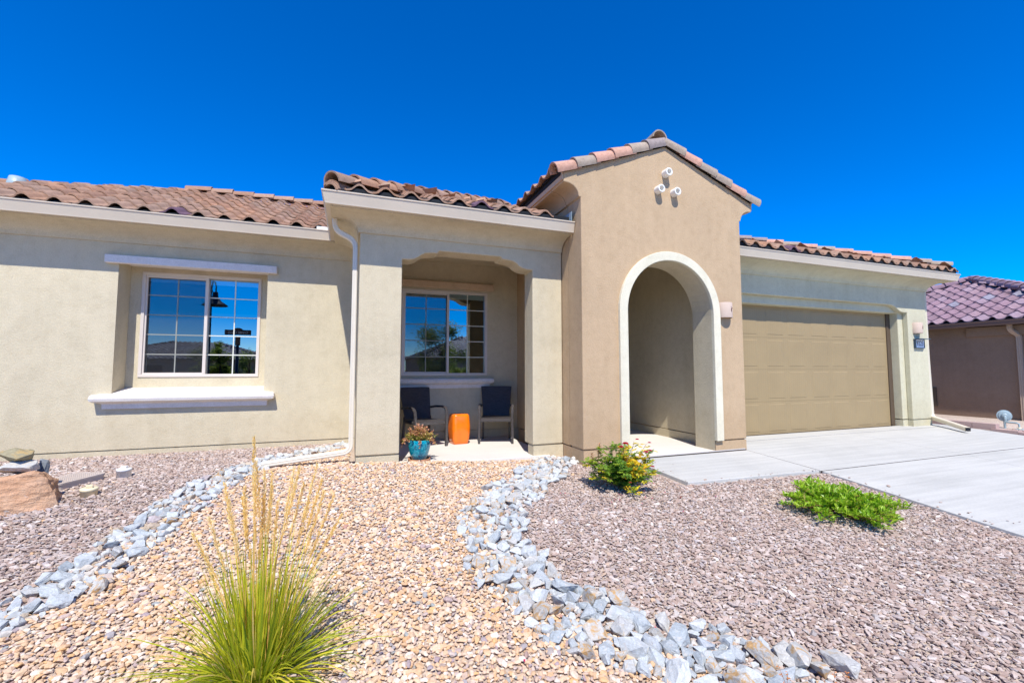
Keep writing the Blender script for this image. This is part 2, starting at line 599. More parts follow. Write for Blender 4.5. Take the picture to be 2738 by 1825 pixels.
def m_stone(name, stops, rough=0.85, vein=None, nscale=5.0, bstr=0.35, obj_rand=True):
    m, nt, b = new_mat(name)
    oc = coords(nt)
    oi = nt.nodes.new('ShaderNodeObjectInfo')
    r = ramp(nt, stops, 'LINEAR')
    if obj_rand:
        nt.links.new(oi.outputs['Random'], r.inputs[0])
    n = noise(nt, nscale, 5, 0.65, oc)
    r2 = ramp(nt, [(0.3, (0.80, 0.79, 0.78)), (0.55, (1, 1, 1)), (0.75, (1.15, 1.15, 1.15))])
    nt.links.new(n.outputs[0], r2.inputs[0])
    c = mixc(nt, 1.0, r.outputs[0], r2.outputs[0], 'MULTIPLY')
    if vein:
        vo = nt.nodes.new('ShaderNodeVectorMath')
        vo.operation = 'ADD'
        cmb = nt.nodes.new('ShaderNodeCombineXYZ')
        ml = nt.nodes.new('ShaderNodeMath')
        ml.operation = 'MULTIPLY'
        ml.inputs[1].default_value = 37.0
        nt.links.new(oi.outputs['Random'], ml.inputs[0])
        nt.links.new(ml.outputs[0], cmb.inputs[0])
        nt.links.new(oc, vo.inputs[0])
        nt.links.new(cmb.outputs[0], vo.inputs[1])
        nv = noise(nt, 1.5, 5, 0.65, vo.outputs[0], 0.8)
        rv = ramp(nt, [(vein[1], (0, 0, 0)), (vein[1] + 0.10, (1, 1, 1))])
        nt.links.new(nv.outputs[0], rv.inputs[0])
        c = mixc(nt, rv.outputs[0], c, vein[0])
        nw = noise(nt, .9, 3, 0.5, mapping(nt, vo.outputs[0], (1, 1, 5)), 1.6)
        rw = ramp(nt, [(0.47, (1, 1, 1)), (0.5, (1.22, 1.22, 1.22)), (0.53, (1, 1, 1))])
        nt.links.new(nw.outputs[0], rw.inputs[0])
        c = mixc(nt, 1.0, c, rw.outputs[0], 'MULTIPLY')
    nt.links.new(c, b.inputs['Base Color'])
    b.inputs['Roughness'].default_value = rough
    b.inputs['Specular IOR Level'].default_value = 0.25
    bump(nt, b, n.outputs[0], bstr, 0.01)
    return m
M['tangravel'] = m_stone('tan_gravel_stone', [(0.0, (0.544, 0.346, 0.193)), (0.10, (0.653, 0.451, 0.274)), (0.22, (0.697, 0.523, 0.365)), (0.34, (0.598, 0.366, 0.203)),
    (0.46, (0.740, 0.608, 0.466)), (0.56, (0.631, 0.440, 0.304)), (0.66, (0.674, 0.398, 0.173)), (0.76, (0.544, 0.398, 0.304)), (0.84, (0.783, 0.670, 0.558)), (0.91, (0.457, 0.346, 0.295)),
    (0.955, (0.370, 0.272, 0.274)), (0.98, (0.326, 0.356, 0.335)), (1.0, (0.435, 0.231, 0.173))], nscale=2.5)
M['mauvegravel'] = m_stone('mauve_gravel_stone', [(0.0, (0.361, 0.254, 0.204)), (0.12, (0.454, 0.334, 0.270)), (0.24, (0.545, 0.449, 0.391)), (0.36, (0.320, 0.220, 0.173)),
    (0.48, (0.494, 0.393, 0.330)), (0.58, (0.618, 0.534, 0.478)), (0.68, (0.413, 0.296, 0.235)), (0.78, (0.432, 0.373, 0.356)), (0.86, (0.514, 0.373, 0.270)), (0.93, (0.310, 0.268, 0.252)),
    (0.97, (0.700, 0.632, 0.555)), (1.0, (0.381, 0.240, 0.173))], nscale=2.5)
GREYS = [(0.0, (0.41, 0.43, 0.425)), (0.2, (0.48, 0.495, 0.485)), (0.4, (0.33, 0.36, 0.37)), (0.6, (0.51, 0.52, 0.505)), (0.8, (0.44, 0.465, 0.465)), (1.0, (0.37, 0.39, 0.405))]
M['rockgrey'] = m_stone('blue_grey_rock', GREYS, vein=((0.46, 0.44, 0.41), 0.56))
M['rockwhite'] = m_stone('pale_rock', [(0.0, (0.44, 0.43, 0.405)), (0.5, (0.47, 0.455, 0.42)), (1.0, (0.40, 0.395, 0.38))], vein=((0.42, 0.36, 0.28), 0.56))
M['rockrust'] = m_stone('rust_stained_rock', [(0.0, (0.42, 0.41, 0.38)), (0.5, (0.46, 0.43, 0.38)), (1.0, (0.38, 0.37, 0.35))], vein=((0.44, 0.27, 0.12), 0.50))
M['olive'] = m_stone('olive_rock', [(0.0, (0.27, 0.24, 0.15)), (1.0, (0.30, 0.26, 0.16))], vein=((0.38, 0.27, 0.12), 0.5))
M['slate'] = m_stone('dark_slate', [(0.0, (0.16, 0.18, 0.20)), (1.0, (0.19, 0.21, 0.23))], vein=((0.40, 0.45, 0.50), 0.56), rough=0.5)

def m_rockmix():
    m, nt, b = new_mat('mixed_small_rock')
    oc = coords(nt)
    at = nt.nodes.new('ShaderNodeAttribute')
    at.attribute_name = 'rnd'
    r = ramp(nt, [(0.0, (0.46, 0.475, 0.465)), (0.3, (0.54, 0.545, 0.525)), (0.5, (0.40, 0.42, 0.42)), (0.68, (0.57, 0.56, 0.53)), (0.82, (0.52, 0.46, 0.38)), (0.92, (0.46, 0.36, 0.25)), (1.0, (0.44, 0.38, 0.38))])
    nt.links.new(at.outputs['Fac'], r.inputs[0])
    n = noise(nt, 26, 5, 0.65, oc)
    r2 = ramp(nt, [(0.3, (0.78, 0.77, 0.76)), (0.55, (1, 1, 1)), (0.75, (1.12, 1.12, 1.12))])
    nt.links.new(n.outputs[0], r2.inputs[0])
    nt.links.new(mixc(nt, 1.0, r.outputs[0], r2.outputs[0], 'MULTIPLY'), b.inputs['Base Color'])
    b.inputs['Roughness'].default_value = 0.88
    b.inputs['Specular IOR Level'].default_value = 0.2
    bump(nt, b, n.outputs[0], 0.35, 0.01)
    return m
M['rockmix'] = m_rockmix()

def m_sandstone():
    m, nt, b = new_mat('orange_sandstone')
    oc = coords(nt)
    n1 = noise(nt, 5, 6, 0.6, oc, 0.5)
    r = ramp(nt, [(0.25, (0.46, 0.25, 0.145)), (0.45, (0.58, 0.34, 0.205)), (0.62, (0.64, 0.41, 0.265)), (0.8, (0.70, 0.53, 0.39))])
    nt.links.new(n1.outputs[0], r.inputs[0])
    n2 = noise(nt, 1.0, 6, 0.65, mapping(nt, oc, (6, 6, 26), (0.15, 0.1, 0)), 0.8)
    r2 = ramp(nt, [(0.3, (0.80, 0.76, 0.72)), (0.55, (1, 1, 1)), (0.75, (1.06, 1.05, 1.03))])
    nt.links.new(n2.outputs[0], r2.inputs[0])
    c = mixc(nt, 1.0, r.outputs[0], r2.outputs[0], 'MULTIPLY')
    n4 = noise(nt, 14, 2, 0.5, oc)
    r4 = ramp(nt, [(0.70, (0, 0, 0)), (0.76, (1, 1, 1))])
    nt.links.new(n4.outputs[0], r4.inputs[0])
    c = mixc(nt, r4.outputs[0], c, (0.66, 0.55, 0.46))
    vc = nt.nodes.new('ShaderNodeTexVoronoi')
    vc.feature = 'DISTANCE_TO_EDGE'
    vc.inputs['Scale'].default_value = 3.2
    wv = noise(nt, 5.0, 4, 0.6, oc)
    wm_ = nt.nodes.new('ShaderNodeVectorMath')
    wm_.operation = 'MULTIPLY_ADD'
    nt.links.new(wv.outputs['Color'], wm_.inputs[0])
    wm_.inputs[1].default_value = (.28, .28, .28)
    nt.links.new(mapping(nt, oc, (.7, .7, 1.6)), wm_.inputs[2])
    nt.links.new(wm_.outputs[0], vc.inputs['Vector'])
    rc = ramp(nt, [(0.0, (0.45, 0.37, 0.32)), (0.016, (1, 1, 1))])
    nt.links.new(vc.outputs['Distance'], rc.inputs[0])
    gate = noise(nt, 2.5, 3, 0.5, oc)
    rg2 = ramp(nt, [(0.48, (0, 0, 0)), (0.58, (1, 1, 1))])
    nt.links.new(gate.outputs[0], rg2.inputs[0])
    c = mixc(nt, rg2.outputs[0], c, mixc(nt, 1.0, c, rc.outputs[0], 'MULTIPLY'))
    nt.links.new(c, b.inputs['Base Color'])
    b.inputs['Roughness'].default_value = 0.95
    b.inputs['Specular IOR Level'].default_value = 0.1
    n3 = noise(nt, 40, 4, 0.7, oc)
    ad = nt.nodes.new('ShaderNodeMath')
    ad.operation = 'MULTIPLY_ADD'
    nt.links.new(n2.outputs[0], ad.inputs[0])
    ad.inputs[1].default_value = 2.0
    nt.links.new(n3.outputs[0], ad.inputs[2])
    bump(nt, b, ad.outputs[0], 0.9, 0.022)
    return m
M['sandstone'] = m_sandstone()

def m_ground():
    m, nt, b = new_mat('gravelly_soil')
    oc = coords(nt)
    v = nt.nodes.new('ShaderNodeTexVoronoi')
    v.inputs['Scale'].default_value = 38
    nt.links.new(oc, v.inputs['Vector'])
    sp = nt.nodes.new('ShaderNodeSeparateColor')
    nt.links.new(v.outputs['Color'], sp.inputs[0])
    r = ramp(nt, [(0.0, (0.42, 0.32, 0.25)), (0.4, (0.52, 0.42, 0.34)), (0.7, (0.46, 0.36, 0.29)), (1.0, (0.58, 0.50, 0.43))])
    nt.links.new(sp.outputs[0], r.inputs[0])
    n = noise(nt, 0.6, 4, 0.6, oc)
    r2 = ramp(nt, [(0.3, (0.85, 0.85, 0.85)), (0.7, (1.05, 1.05, 1.05))])
    nt.links.new(n.outputs[0], r2.inputs[0])
    c = mixc(nt, 1.0, r.outputs[0], r2.outputs[0], 'MULTIPLY')
    nt.links.new(c, b.inputs['Base Color'])
    b.inputs['Roughness'].default_value = 0.95
    bump(nt, b, v.outputs['Distance'], 0.6, 0.02)
    return m
M['ground'] = m_ground()

def m_leaf(name, stops, trans=0.35, rough=0.5):
    m = bpy.data.materials.new(name)
    m.use_nodes = True
    nt = m.node_tree
    b = nt.nodes['Principled BSDF']
    out = nt.nodes['Material Output']
    at = nt.nodes.new('ShaderNodeAttribute')
    at.attribute_name = 'rnd'
    r = ramp(nt, stops)
    nt.links.new(at.outputs['Fac'], r.inputs[0])
    nt.links.new(r.outputs[0], b.inputs['Base Color'])
    b.inputs['Roughness'].default_value = rough
    b.inputs['Specular IOR Level'].default_value = 0.4
    tl = nt.nodes.new('ShaderNodeBsdfTranslucent')
    hsv = nt.nodes.new('ShaderNodeHueSaturation')
    hsv.inputs['Value'].default_value = 1.6
    nt.links.new(r.outputs[0], hsv.inputs['Color'])
    nt.links.new(hsv.outputs[0], tl.inputs[0])
    mx = nt.nodes.new('ShaderNodeMixShader')
    mx.inputs[0].default_value = trans
    nt.links.new(b.outputs[0], mx.inputs[1])
    nt.links.new(tl.outputs[0], mx.inputs[2])
    nt.links.new(mx.outputs[0], out.inputs[0])
    return m
M['roseleaf'] = m_leaf('rose_leaf', [(0.0, (0.075, 0.18, 0.035)), (0.35, (0.15, 0.29, 0.035)), (0.7, (0.27, 0.36, 0.03)), (1.0, (0.44, 0.44, 0.04))], 0.45)
M['roseyellow'] = m_leaf('rose_yellow_leaf', [(0.0, (0.48, 0.46, 0.03)), (0.5, (0.75, 0.60, 0.03)), (1.0, (0.78, 0.50, 0.05))], 0.4)
M['rosered'] = m_leaf('rose_petal', [(0.0, (0.55, 0.01, 0.03)), (0.5, (0.62, 0.02, 0.12)), (1.0, (0.60, 0.06, 0.20))], 0.25)
M['cover'] = m_leaf('trailing_leaf', [(0.0, (0.14, 0.28, 0.014)), (0.4, (0.26, 0.44, 0.02)), (0.8, (0.37, 0.52, 0.03)), (0.95, (0.32, 0.40, 0.05)), (1.0, (0.36, 0.22, 0.06))], 0.35, 0.4)
M['blade'] = m_leaf('grass_blade', [(0.0, (0.10, 0.18, 0.014)), (0.28, (0.28, 0.35, 0.02)), (0.6, (0.52, 0.53, 0.03)), (0.88, (0.68, 0.60, 0.06)), (1.0, (0.66, 0.50, 0.20))], 0.42)
M['plume'] = m_leaf('dry_plume', [(0.0, (0.72, 0.52, 0.16)), (0.5, (0.82, 0.63, 0.25)), (1.0, (0.88, 0.77, 0.46))], 0.35, 0.8)
M['succulent'] = m_leaf('bronze_succulent', [(0.0, (0.12, 0.20, 0.03)), (0.3, (0.30, 0.36, 0.05)), (0.5, (0.50, 0.36, 0.10)), (0.75, (0.55, 0.25, 0.13)), (1.0, (0.60, 0.33, 0.22))], 0.2)
M['treeleaf'] = m_leaf('tree_leaf', [(0.0, (0.08, 0.11, 0.02)), (0.5, (0.18, 0.23, 0.03)), (1.0, (0.30, 0.33, 0.06))], 0.45)
M['stem'] = plain('woody_stem', (0.16, 0.10, 0.06), 0.8, 0.2, 0.2, 30)
M['redstem'] = plain('red_stem', (0.30, 0.13, 0.07), 0.7, 0.2, 0.2, 30)
M['bark'] = plain('bark', (0.12, 0.08, 0.055), 0.9, 0.1, 0.25, 12, 0.5, 40)
M['petalorange'] = plain('dry_orange_petal', (0.55, 0.20, 0.05), 0.7, 0.2, 0.2, 30)
M['signboard'] = plain('brown_sign_board', (0.05, 0.028, 0.022), 0.5, 0.4, 0.1)
M['signtext'] = plain('sign_lettering', (0.60, 0.58, 0.55), 0.5, 0.4, 0.02)
M['cartan'] = stucco('opposite_stucco', (0.40, 0.30, 0.21))

# ------------------------------------------------------------------ the lie of the land
def prof(Y):
    if Y >= 5.6: return 0.0
    if Y >= 4.07: return -.063 * (5.6 - Y)
    if Y >= -2.0: return -.0964 - .106 * (4.07 - Y)
    if Y >= -5.0: return -.7398 - .04 * (-2.0 - Y)
    return -.8598

def sm(t):
    t = min(max(t, 0.0), 1.0)
    return t * t * (3 - 2 * t)

def g(X, Y):
    return prof(Y) - .03 + .10 * sm((2.4 - X) / 2.2) * sm((Y - 3.5) / 2)

R1 = [(0.02, 7.16), (-.35, 6.85), (-.61, 6.55), (-.83, 6.30), (-1.02, 6.00), (-1.15, 5.62), (-1.27, 5.39), (-1.33, 5.19), (-1.39, 4.9), (-1.44, 4.64),
      (-1.48, 4.40), (-1.52, 4.22), (-1.56, 4.04), (-1.60, 3.82), (-1.68, 3.65), (-1.77, 3.5), (-1.84, 3.38), (-2.02, 3.15), (-2.4, 2.8), (-3.0, 2.4)]
R2 = [(2.78, 5.62), (2.35, 5.13), (1.80, 4.58), (1.44, 4.20), (1.24, 3.9), (1.12, 3.53), (1.13, 3.18), (1.16, 2.88), (1.22, 2.63), (1.36, 2.42), (1.54, 2.18),
      (1.74, 1.98), (1.95, 1.81), (2.10, 1.69), (2.26, 1.56)]

def xat(path, Y):
    if Y >= path[0][1]: return path[0][0]
    for (xa, ya), (xb, yb) in zip(path, path[1:]):
        if ya >= Y >= yb:
            return xa + (xb - xa) * (ya - Y) / max(1e-6, ya - yb)
    (xa, ya), (xb, yb) = path[-2], path[-1]
    return xb + (xb - xa) * (yb - Y) / max(1e-6, ya - yb)

def build_ground():
    xs = sorted(set([-900, -300, -120, -60, -30, -18, -12] + [round(-9 + i * .25, 3) for i in range(0, 101)] + [20, 30, 60, 120, 300, 900]))
    ys = sorted(set([-900, -300, -120, -60, -30, -18, -12] + [round(-9 + i * .25, 3) for i in range(0, 85)] + [14, 18, 30, 60, 120, 300, 900]))
    vs = [(x, y, g(x, y) - 0.012 - (.16 if (.2 < x < 2.8 and y > 5.9 and y < 9) else 0) - (.1 if (6.1 < x < 12 and y < 6) else 0)) for y in ys for x in xs]
    nx = len(xs)
    fs = [(j * nx + i, j * nx + i + 1, (j + 1) * nx + i + 1, (j + 1) * nx + i) for j in range(len(ys) - 1) for i in range(nx - 1)]
    o = MB().add(vs, fs, 0.0, True).build('ground', M['ground'])
    tag(o, 'brownish gravelly soil of the yard under the loose stones', None, None, 'structure')
build_ground()

# concrete: driveway slabs, walk, entry floor, porch floor, with open joints between the slabs
def slab(mb, x0, x1, y0, y1, top, depth=0.14, n=10):
    ys = [y0 + (y1 - y0) * i / n for i in range(n + 1)]
    for a, b_ in zip(ys, ys[1:]):
        pass
    vs, fs = [], []
    for y in ys:
        t = top(y)
        vs += [(x0, y, t), (x1, y, t), (x1, y, t - depth), (x0, y, t - depth)]
    for i in range(n):
        a, c = i * 4, i * 4 + 4
        fs += [(a, a + 1, c + 1, c), (a + 1, a + 2, c + 2, c + 1), (a + 3, a, c, c + 3)]
    fs += [(0, 3, 2, 1), (4 * n, 4 * n + 1, 4 * n + 2, 4 * n + 3)]
    mb.add(vs, fs)
J = 0.009
dm = MB()
slab(dm, 5.785, 12.30, 5.70 + J, 6.09, lambda y: 0.004)
slab(dm, 5.785, 9.0 - J, 4.04 + J, 5.70 - J, prof)
slab(dm, 9.0 + J / 2, 12.30, 4.04 + J, 5.70 - J, prof)
slab(dm, 5.785, 9.0 - J, 0.2, 4.04 - J, prof)
slab(dm, 9.0 + J / 2, 12.20, 0.2, 4.04 - J, prof)
slab(dm, 5.785, 12.2, -4.6, 0.2 - 2 * J, prof, n=16)
o = dm.build('driveway', M['concrete'])
tag(o, 'pale broom finished concrete driveway with dark joints in front of the garage', None, None, 'structure')
bevel(o, 0.006, 2, 50)
wm = MB()
wm.prism_z([(3.66, 5.17), (3.70, 4.135), (5.765, 4.05), (5.77, 5.17)], -0.25, lambda x, y: prof(y) + 0.004)
o = wm.build('walkway', M['concrete'])
tag(o, 'pale concrete walk leading into the arched entry', None, None, 'structure')
bevel(o, 0.006, 2, 50)
em = MB()
em.prism_z([(3.30, 5.19), (5.77, 5.19), (5.77, 5.24), (5.60, 5.30), (5.60, 9.0), (3.30, 9.0)], -0.25, 0.002)
tag(em.build('entry_floor', M['porchslab']), 'smooth cream concrete floor inside the arched entry', None, None, 'structure')
pm = MB()
pm.prism_z([(0.30, 5.82), (2.70, 5.74), (2.75, 7.70), (0.30, 7.70)], -0.25, 0.0)
o = pm.build('porch_floor', M['porchslab'])
tag(o, 'smooth pale concrete floor of the small porch', None, None, 'structure')
bevel(o, 0.008, 2, 50)

ej = MB()
for x0_, x1_, y_ in ((5.785, 12.30, 4.04), (5.785, 12.30, 5.70)):
    ej.box(x0_, x1_, y_ - .0079, y_ + .0079, prof(y_) - .06, prof(y_) - .002)
yy = 5.17
while yy > 4.06:
    y2 = max(4.06, yy - .2)
    ej.add([(5.766, yy, prof(yy) + .001), (5.784, yy, prof(yy) + .001), (5.784, y2, prof(y2) + .001), (5.766, y2, prof(y2) + .001)], [(0, 1, 2, 3)])
    yy = y2 - 1e-9 if y2 == 4.06 else y2
ej.box(3.66, 5.77, 5.171, 5.189, -.06, -.012)
tag(ej.build('expansion_joints', M['jointfill']), 'dark filler strips between the concrete slabs', None, None, 'structure')

# ------------------------------------------------------------------ the house
YL, YP, YT, YGA, YGD = 7.377, 5.776, 5.187, 5.887, 6.085
HOUSE = empty('stucco_house', (4.0, 7.0, 0.0))
tag(HOUSE, 'single storey cream stucco house with tan arched entry tower and clay tile roofs', 'house')
ZK = 0.150   # bottom edge of the stucco

def arc(cx, cz, r, a0, a1, n):
    return [(cx + r * math.cos(R(a0 + (a1 - a0) * i / n)), cz + r * math.sin(R(a0 + (a1 - a0) * i / n))) for i in range(n + 1)]

# left wing: wall with a deep window niche
NX0, NX1, NZ0, NZ1, YN = -3.002, -1.204, .892, 2.72, 7.732
w = MB()
XE = -5.6
w.box(XE, NX0, YL, 7.95, ZK, 3.12)
w.box(NX1, 0.09, YL, 7.95, ZK, 3.12)
w.box(NX0, NX1, YL, 7.95, NZ1, 3.12)
w.box(NX0, NX1, YL, 7.95, ZK, NZ0)
w.box(XE, XE + .3, 7.951, 14, ZK, 3.12)
wall_left = w.build('wall', M['cream'], HOUSE, True)
wb = MB()       # back of the niche round the window opening
WX0, WX1, WZ0, WZ1 = -2.861, -1.343, 1.107, 2.635
wb.box(NX0 + .001, WX0, YN, YN + .12, NZ0, NZ1)
wb.box(WX1, NX1 - .001, YN, YN + .12, NZ0, NZ1)
wb.box(WX0, WX1, YN, YN + .12, WZ1, NZ1)
wb.box(WX0, WX1, YN, YN + .12, NZ0, WZ0)
wb.build('wall', M['cream'], HOUSE, True)

def base_strip(mb, x0, x1, y, back=0.2):
    mb.box(x0, x1, y + .004, y + back, -.6, ZK - .016)
    mb.box(x0 + .01, x1 - .01, y + .03, y + back - .01, ZK - .016, ZK)
def found(mat, *strips, extra=()):
    for x0_, x1_, y_, bk in strips:
        b_ = MB()
        base_strip(b_, x0_, x1_, y_, bk)
        b_.build('foundation', mat, HOUSE, True)
    for e in extra:
        b_ = MB()
        b_.box(*e)
        b_.build('foundation', mat, HOUSE, True)
found(M['cream'], (XE, 0.09, YL, .2), (.080, .596, YP, .2), (2.452, 2.918, YP, .2), (.3, 2.96, 7.657, .2))
found(M['tan'], (2.926, 3.62, YT, .36), (5.180, 5.794, YT, .36), extra=((2.926, 3.2, YT + .37, 7.6, -.6, ZK - .016),))
found(M['garage'], (11.332, 11.99, YGA, .2), extra=((11.17, 11.329, 5.99, 6.2, -.6, ZK - .016),))

# porch: front wall with a stepped scalloped opening, side wall, ceiling, back wall
left_half = [(.600, 2.655), (.700, 2.658), (.755, 2.672), (.806, 2.700), (.85, 2.735), (.893, 2.757), (.96, 2.770), (1.060, 2.776), (1.085, 2.808)]
cx = (.600 + 2.445) / 2
right_half = [(2 * cx - x, z) for x, z in reversed(left_half)]
poly = [(.076, ZK), (.076, 3.12), (2.914, 3.12), (2.914, ZK), (2.445, ZK)] + list(reversed(right_half)) [:0]
poly = [(.076, ZK), (.600, ZK)] + left_half + right_half + [(2.445, ZK), (2.914, ZK), (2.914, 3.12), (.076, 3.12)]
p = MB()
p.prism_y(poly, YP, YP + .319)
o = p.build('wall', M['cream'], HOUSE, True)
bevel(o, .014, 3, 30)
p = MB()
p.box(.076, .39, YP + .3195, YL - .002, ZK, 3.12)
p.box(.0905, .39, YL - .0015, 7.80, ZK - .15, 3.12)
p.box(.0765, .389, YP + .2, YL - .002, -.6, ZK - .002)
PW0, PW1, PZ0, PZ1, YB = .80, 2.334, 1.112, 2.616, 7.657
p.box(.39, PW0, YB, YB + .15, ZK, 3.12)
p.box(PW1, 3.2, YB, YB + .15, ZK, 3.12)
p.box(PW0, PW1, YB, YB + .15, PZ1, 3.12)
p.box(PW0, PW1, YB, YB + .15, ZK, PZ0)
p.build('wall', M['cream'], HOUSE, True)
p = MB()
p.box(.08, 3.2, YP + .01, 8.2, 3.121, 3.16)
p.build('ceiling', M['cream'], HOUSE, True)

# entry tower: gabled front wall with arch, coved eaves
AX, AZ, AR, ARO = 4.400, 2.045, .779, .905
TX0, TX1, EX0, EX1, TM = 2.922, 5.798, 2.660, 6.061, 4.362
def cove(x_in, z_in, x_out, z_out, n=7):
    """concave quarter from the wall (low) to the eave (high)"""
    pts = []
    for i in range(n + 1):
        a = R(90 * i / n)
        pts.append((x_in + (x_out - x_in) * (1 - math.cos(a)), z_in + (z_out - z_in) * math.sin(a)))
    return pts
outl = [(TX0, 3.585)] + [(TX0 - .03, 3.592)] + cove(TX0 - .035, 3.60, EX0 + .03, 3.765)[1:] + [(EX0, 3.77), (EX0, 3.905)]
outl_r = [(TX0 + TX1 - x + .0, z) for x, z in reversed(outl)]
sil = outl + [(TM, 4.561)] + outl_r
arch_in = [(AX + AR, ZK)] + arc(AX, AZ, AR, 0, 180, 28) + [(AX - AR, ZK)]
poly = [(TX0, ZK)] + sil + [(TX1, ZK)] + arch_in
t = MB()
t.prism_y(poly, YT, YT + .39)
o = t.build('wall', M['tan'], HOUSE, True)
bevel(o, .012, 2, 30)
t = MB()
body = [(TX0 + .002, 3.0)] + [(x, z - .002) for x, z in sil[:]] + [(TX1 - .002, 3.0)]
t.prism_y([(TX0 + .002, 3.42)] + [(x, z - .004) for x, z in sil] + [(TX1 - .002, 3.42)], YT + .391, 11.0)
t.box(TX0 + .002, 3.28, YT + .391, 7.656, ZK, 3.42)
t.box(5.432, TX1 - .002, YT + .391, 9.0, -.1, 3.42)
o = t.build('wall', M['tan'], HOUSE, True)
t = MB()        # the passage behind the arch, in the cream colour
t.box(5.415, 5.431, YT + .391, 9.0, ZK, 3.30)
t.box(3.281, 3.295, YT + .391, 9.0, ZK, 3.30)
t.box(3.296, 5.414, 8.9, 8.99, ZK, 3.30)
t.box(5.40, 5.431, YT + .392, 9.0, -.1, ZK - .014)
t.box(3.281, 3.31, YT + .392, 9.0, -.1, ZK - .014)
t.box(3.2811, 5.4309, YT + .3915, 9.0, 3.301, 3.34)
t.build('passage_wall', M['cream'], HOUSE, True)
t = MB()        # inner face of the arch, in the cream colour
ring = [(AX + AR - .001, -.02)] + arc(AX, AZ, AR - .001, 0, 180, 28) + [(AX - AR + .001, -.02)]
inner = [(AX + AR - .012, -.02)] + arc(AX, AZ, AR - .012, 0, 180, 28) + [(AX - AR + .012, -.02)]
n = len(ring)
vs = [(x, YT + .004, z) for x, z in inner] + [(x, YT + .396, z) for x, z in inner] + [(x, YT + .396, z) for x, z in ring]
fs = [(i, i + n, i + n + 1, i + 1) for i in range(n - 1)] + [(i + n, i + 2 * n, i + 2 * n + 1, i + n + 1) for i in range(n - 1)]
t.add(vs, fs, 0.0, False)
t.build('arch_lining', M['cream'], HOUSE, True)
t = MB()        # pale band round the arch, standing proud
band = [(AX + ARO, ZK - .004)] + arc(AX, AZ, ARO, 0, 180, 32) + [(AX - ARO, ZK - .004)]
bin_ = [(AX + AR - .008, ZK - .004)] + arc(AX, AZ, AR - .008, 0, 180, 32) + [(AX - AR + .008, ZK - .004)]
n = len(band)
y0, y1 = YT - .045, YT + .02
vs = [(x, y0, z) for x, z in band] + [(x, y0, z) for x, z in bin_] + [(x, y1, z) for x, z in band] + [(x, y1, z) for x, z in bin_]
fs = []
for i in range(n - 1):
    fs += [(i, i + 1, i + 1 + n, i + n), (i + 2 * n, i, i + n, i + 3 * n)[:0] or (i, i + 2 * n, i + 1 + 2 * n, i + 1), (i + n, i + 1 + n, i + 1 + 3 * n, i + 3 * n)]
fs += [(0, n, 3 * n, 2 * n), (n - 1, 3 * n - 1, 4 * n - 1, 2 * n - 1)]
t.add(vs, fs)
o = t.build('arch_trim', M['trim'], HOUSE, True)
bevel(o, .008, 2, 40)

# garage: wall with stepped door opening
gl = [(10.70, 2.593), (10.78, 2.59), (10.86, 2.578), (10.94, 2.55), (11.01, 2.505), (11.08, 2.468), (11.17, 2.450), (11.326, 2.447)]
poly = [(5.785, ZK), (5.80, 3.12), (11.995, 3.12), (11.995, ZK), (11.326, ZK)] + list(reversed(gl)) + [(6.15, 2.593), (6.15, ZK)]
gm = MB()
gm.prism_y(poly, YGA, YGA + .099)
o = gm.build('wall', M['garage'], HOUSE, True)
bevel(o, .012, 2, 30)
gm = MB()
gl2 = [(x - .16, z - .155) for x, z in gl[:-1]]
poly = [(5.785, ZK), (5.80, 2.9), (11.60, 2.9), (11.60, ZK), (11.166, ZK), (11.166, 2.438), (6.2, 2.438), (6.2, ZK)]
gm.prism_y(poly, YGA + .1, YGA + .33)
gm.box(11.695, 11.995, YGA + .1, 13.0, ZK, 3.12)
gm.box(11.70, 11.99, YGA + .1, 13.0, -.6, ZK - .01)
o = gm.build('wall', M['garage'], HOUSE, True)
bevel(o, .012, 2, 30)

# garage door: four sections of raised long panels with open bead lines
gd = MB()
DX0, DX1, DZ1 = 6.16, 11.039, 2.44
sec = DZ1 / 4
xs = [6.40, 6.825, 7.232, 7.453, 7.926, 8.023, 8.499, 8.682, 9.184, 9.27, 9.751, 9.953, 10.437, 10.531, 10.985]
pan = [(6.24, 6.70), (6.80, 7.232), (7.453, 7.926), (8.023, 8.499), (8.682, 9.184), (9.27, 9.751), (9.953, 10.437), (10.531, 10.985)]
YD = YGD + .07
for k in range(4):
    z0, z1 = k * sec + .0012, (k + 1) * sec - .0012
    gd.box(DX0, DX1, YD, YD + .04, z0, z1)
for k in range(4):
    z0, z1 = k * sec + .055, (k + 1) * sec - .050
    if k == 0: z0 = .05
    for a, c in pan:
        f0, f1 = YD - .0004, YD - .005
        i_ = .013
        vs = [(a, f0, z0), (c, f0, z0), (c, f0, z1), (a, f0, z1), (a + .05, f1, z0 + i_), (c - .05, f1, z0 + i_), (c - .05, f1, z1 - i_), (a + .05, f1, z1 - i_)]
        gd.add(vs, [(0, 1, 5, 4), (1, 2, 6, 5), (2, 3, 7, 6), (3, 0, 4, 7), (4, 5, 6, 7)])
DOOR = gd.build('garage_door', M['door'], HOUSE, True)
sl = MB()
sl.box(DX1 + .001, 11.165, YD - .02, YD + .05, 0.01, DZ1)
sl.box(DX0, DX1, YD + .005, YD + .035, -.01, .0029)
sl.build('door_seal', M['doorseal'], HOUSE, True)
gr = MB()
gr.box(DX0 - .1, 11.6, YD + .06, YD + .1, -.05, 2.9)
gr.build('garage_backing', M['room'], HOUSE, True)

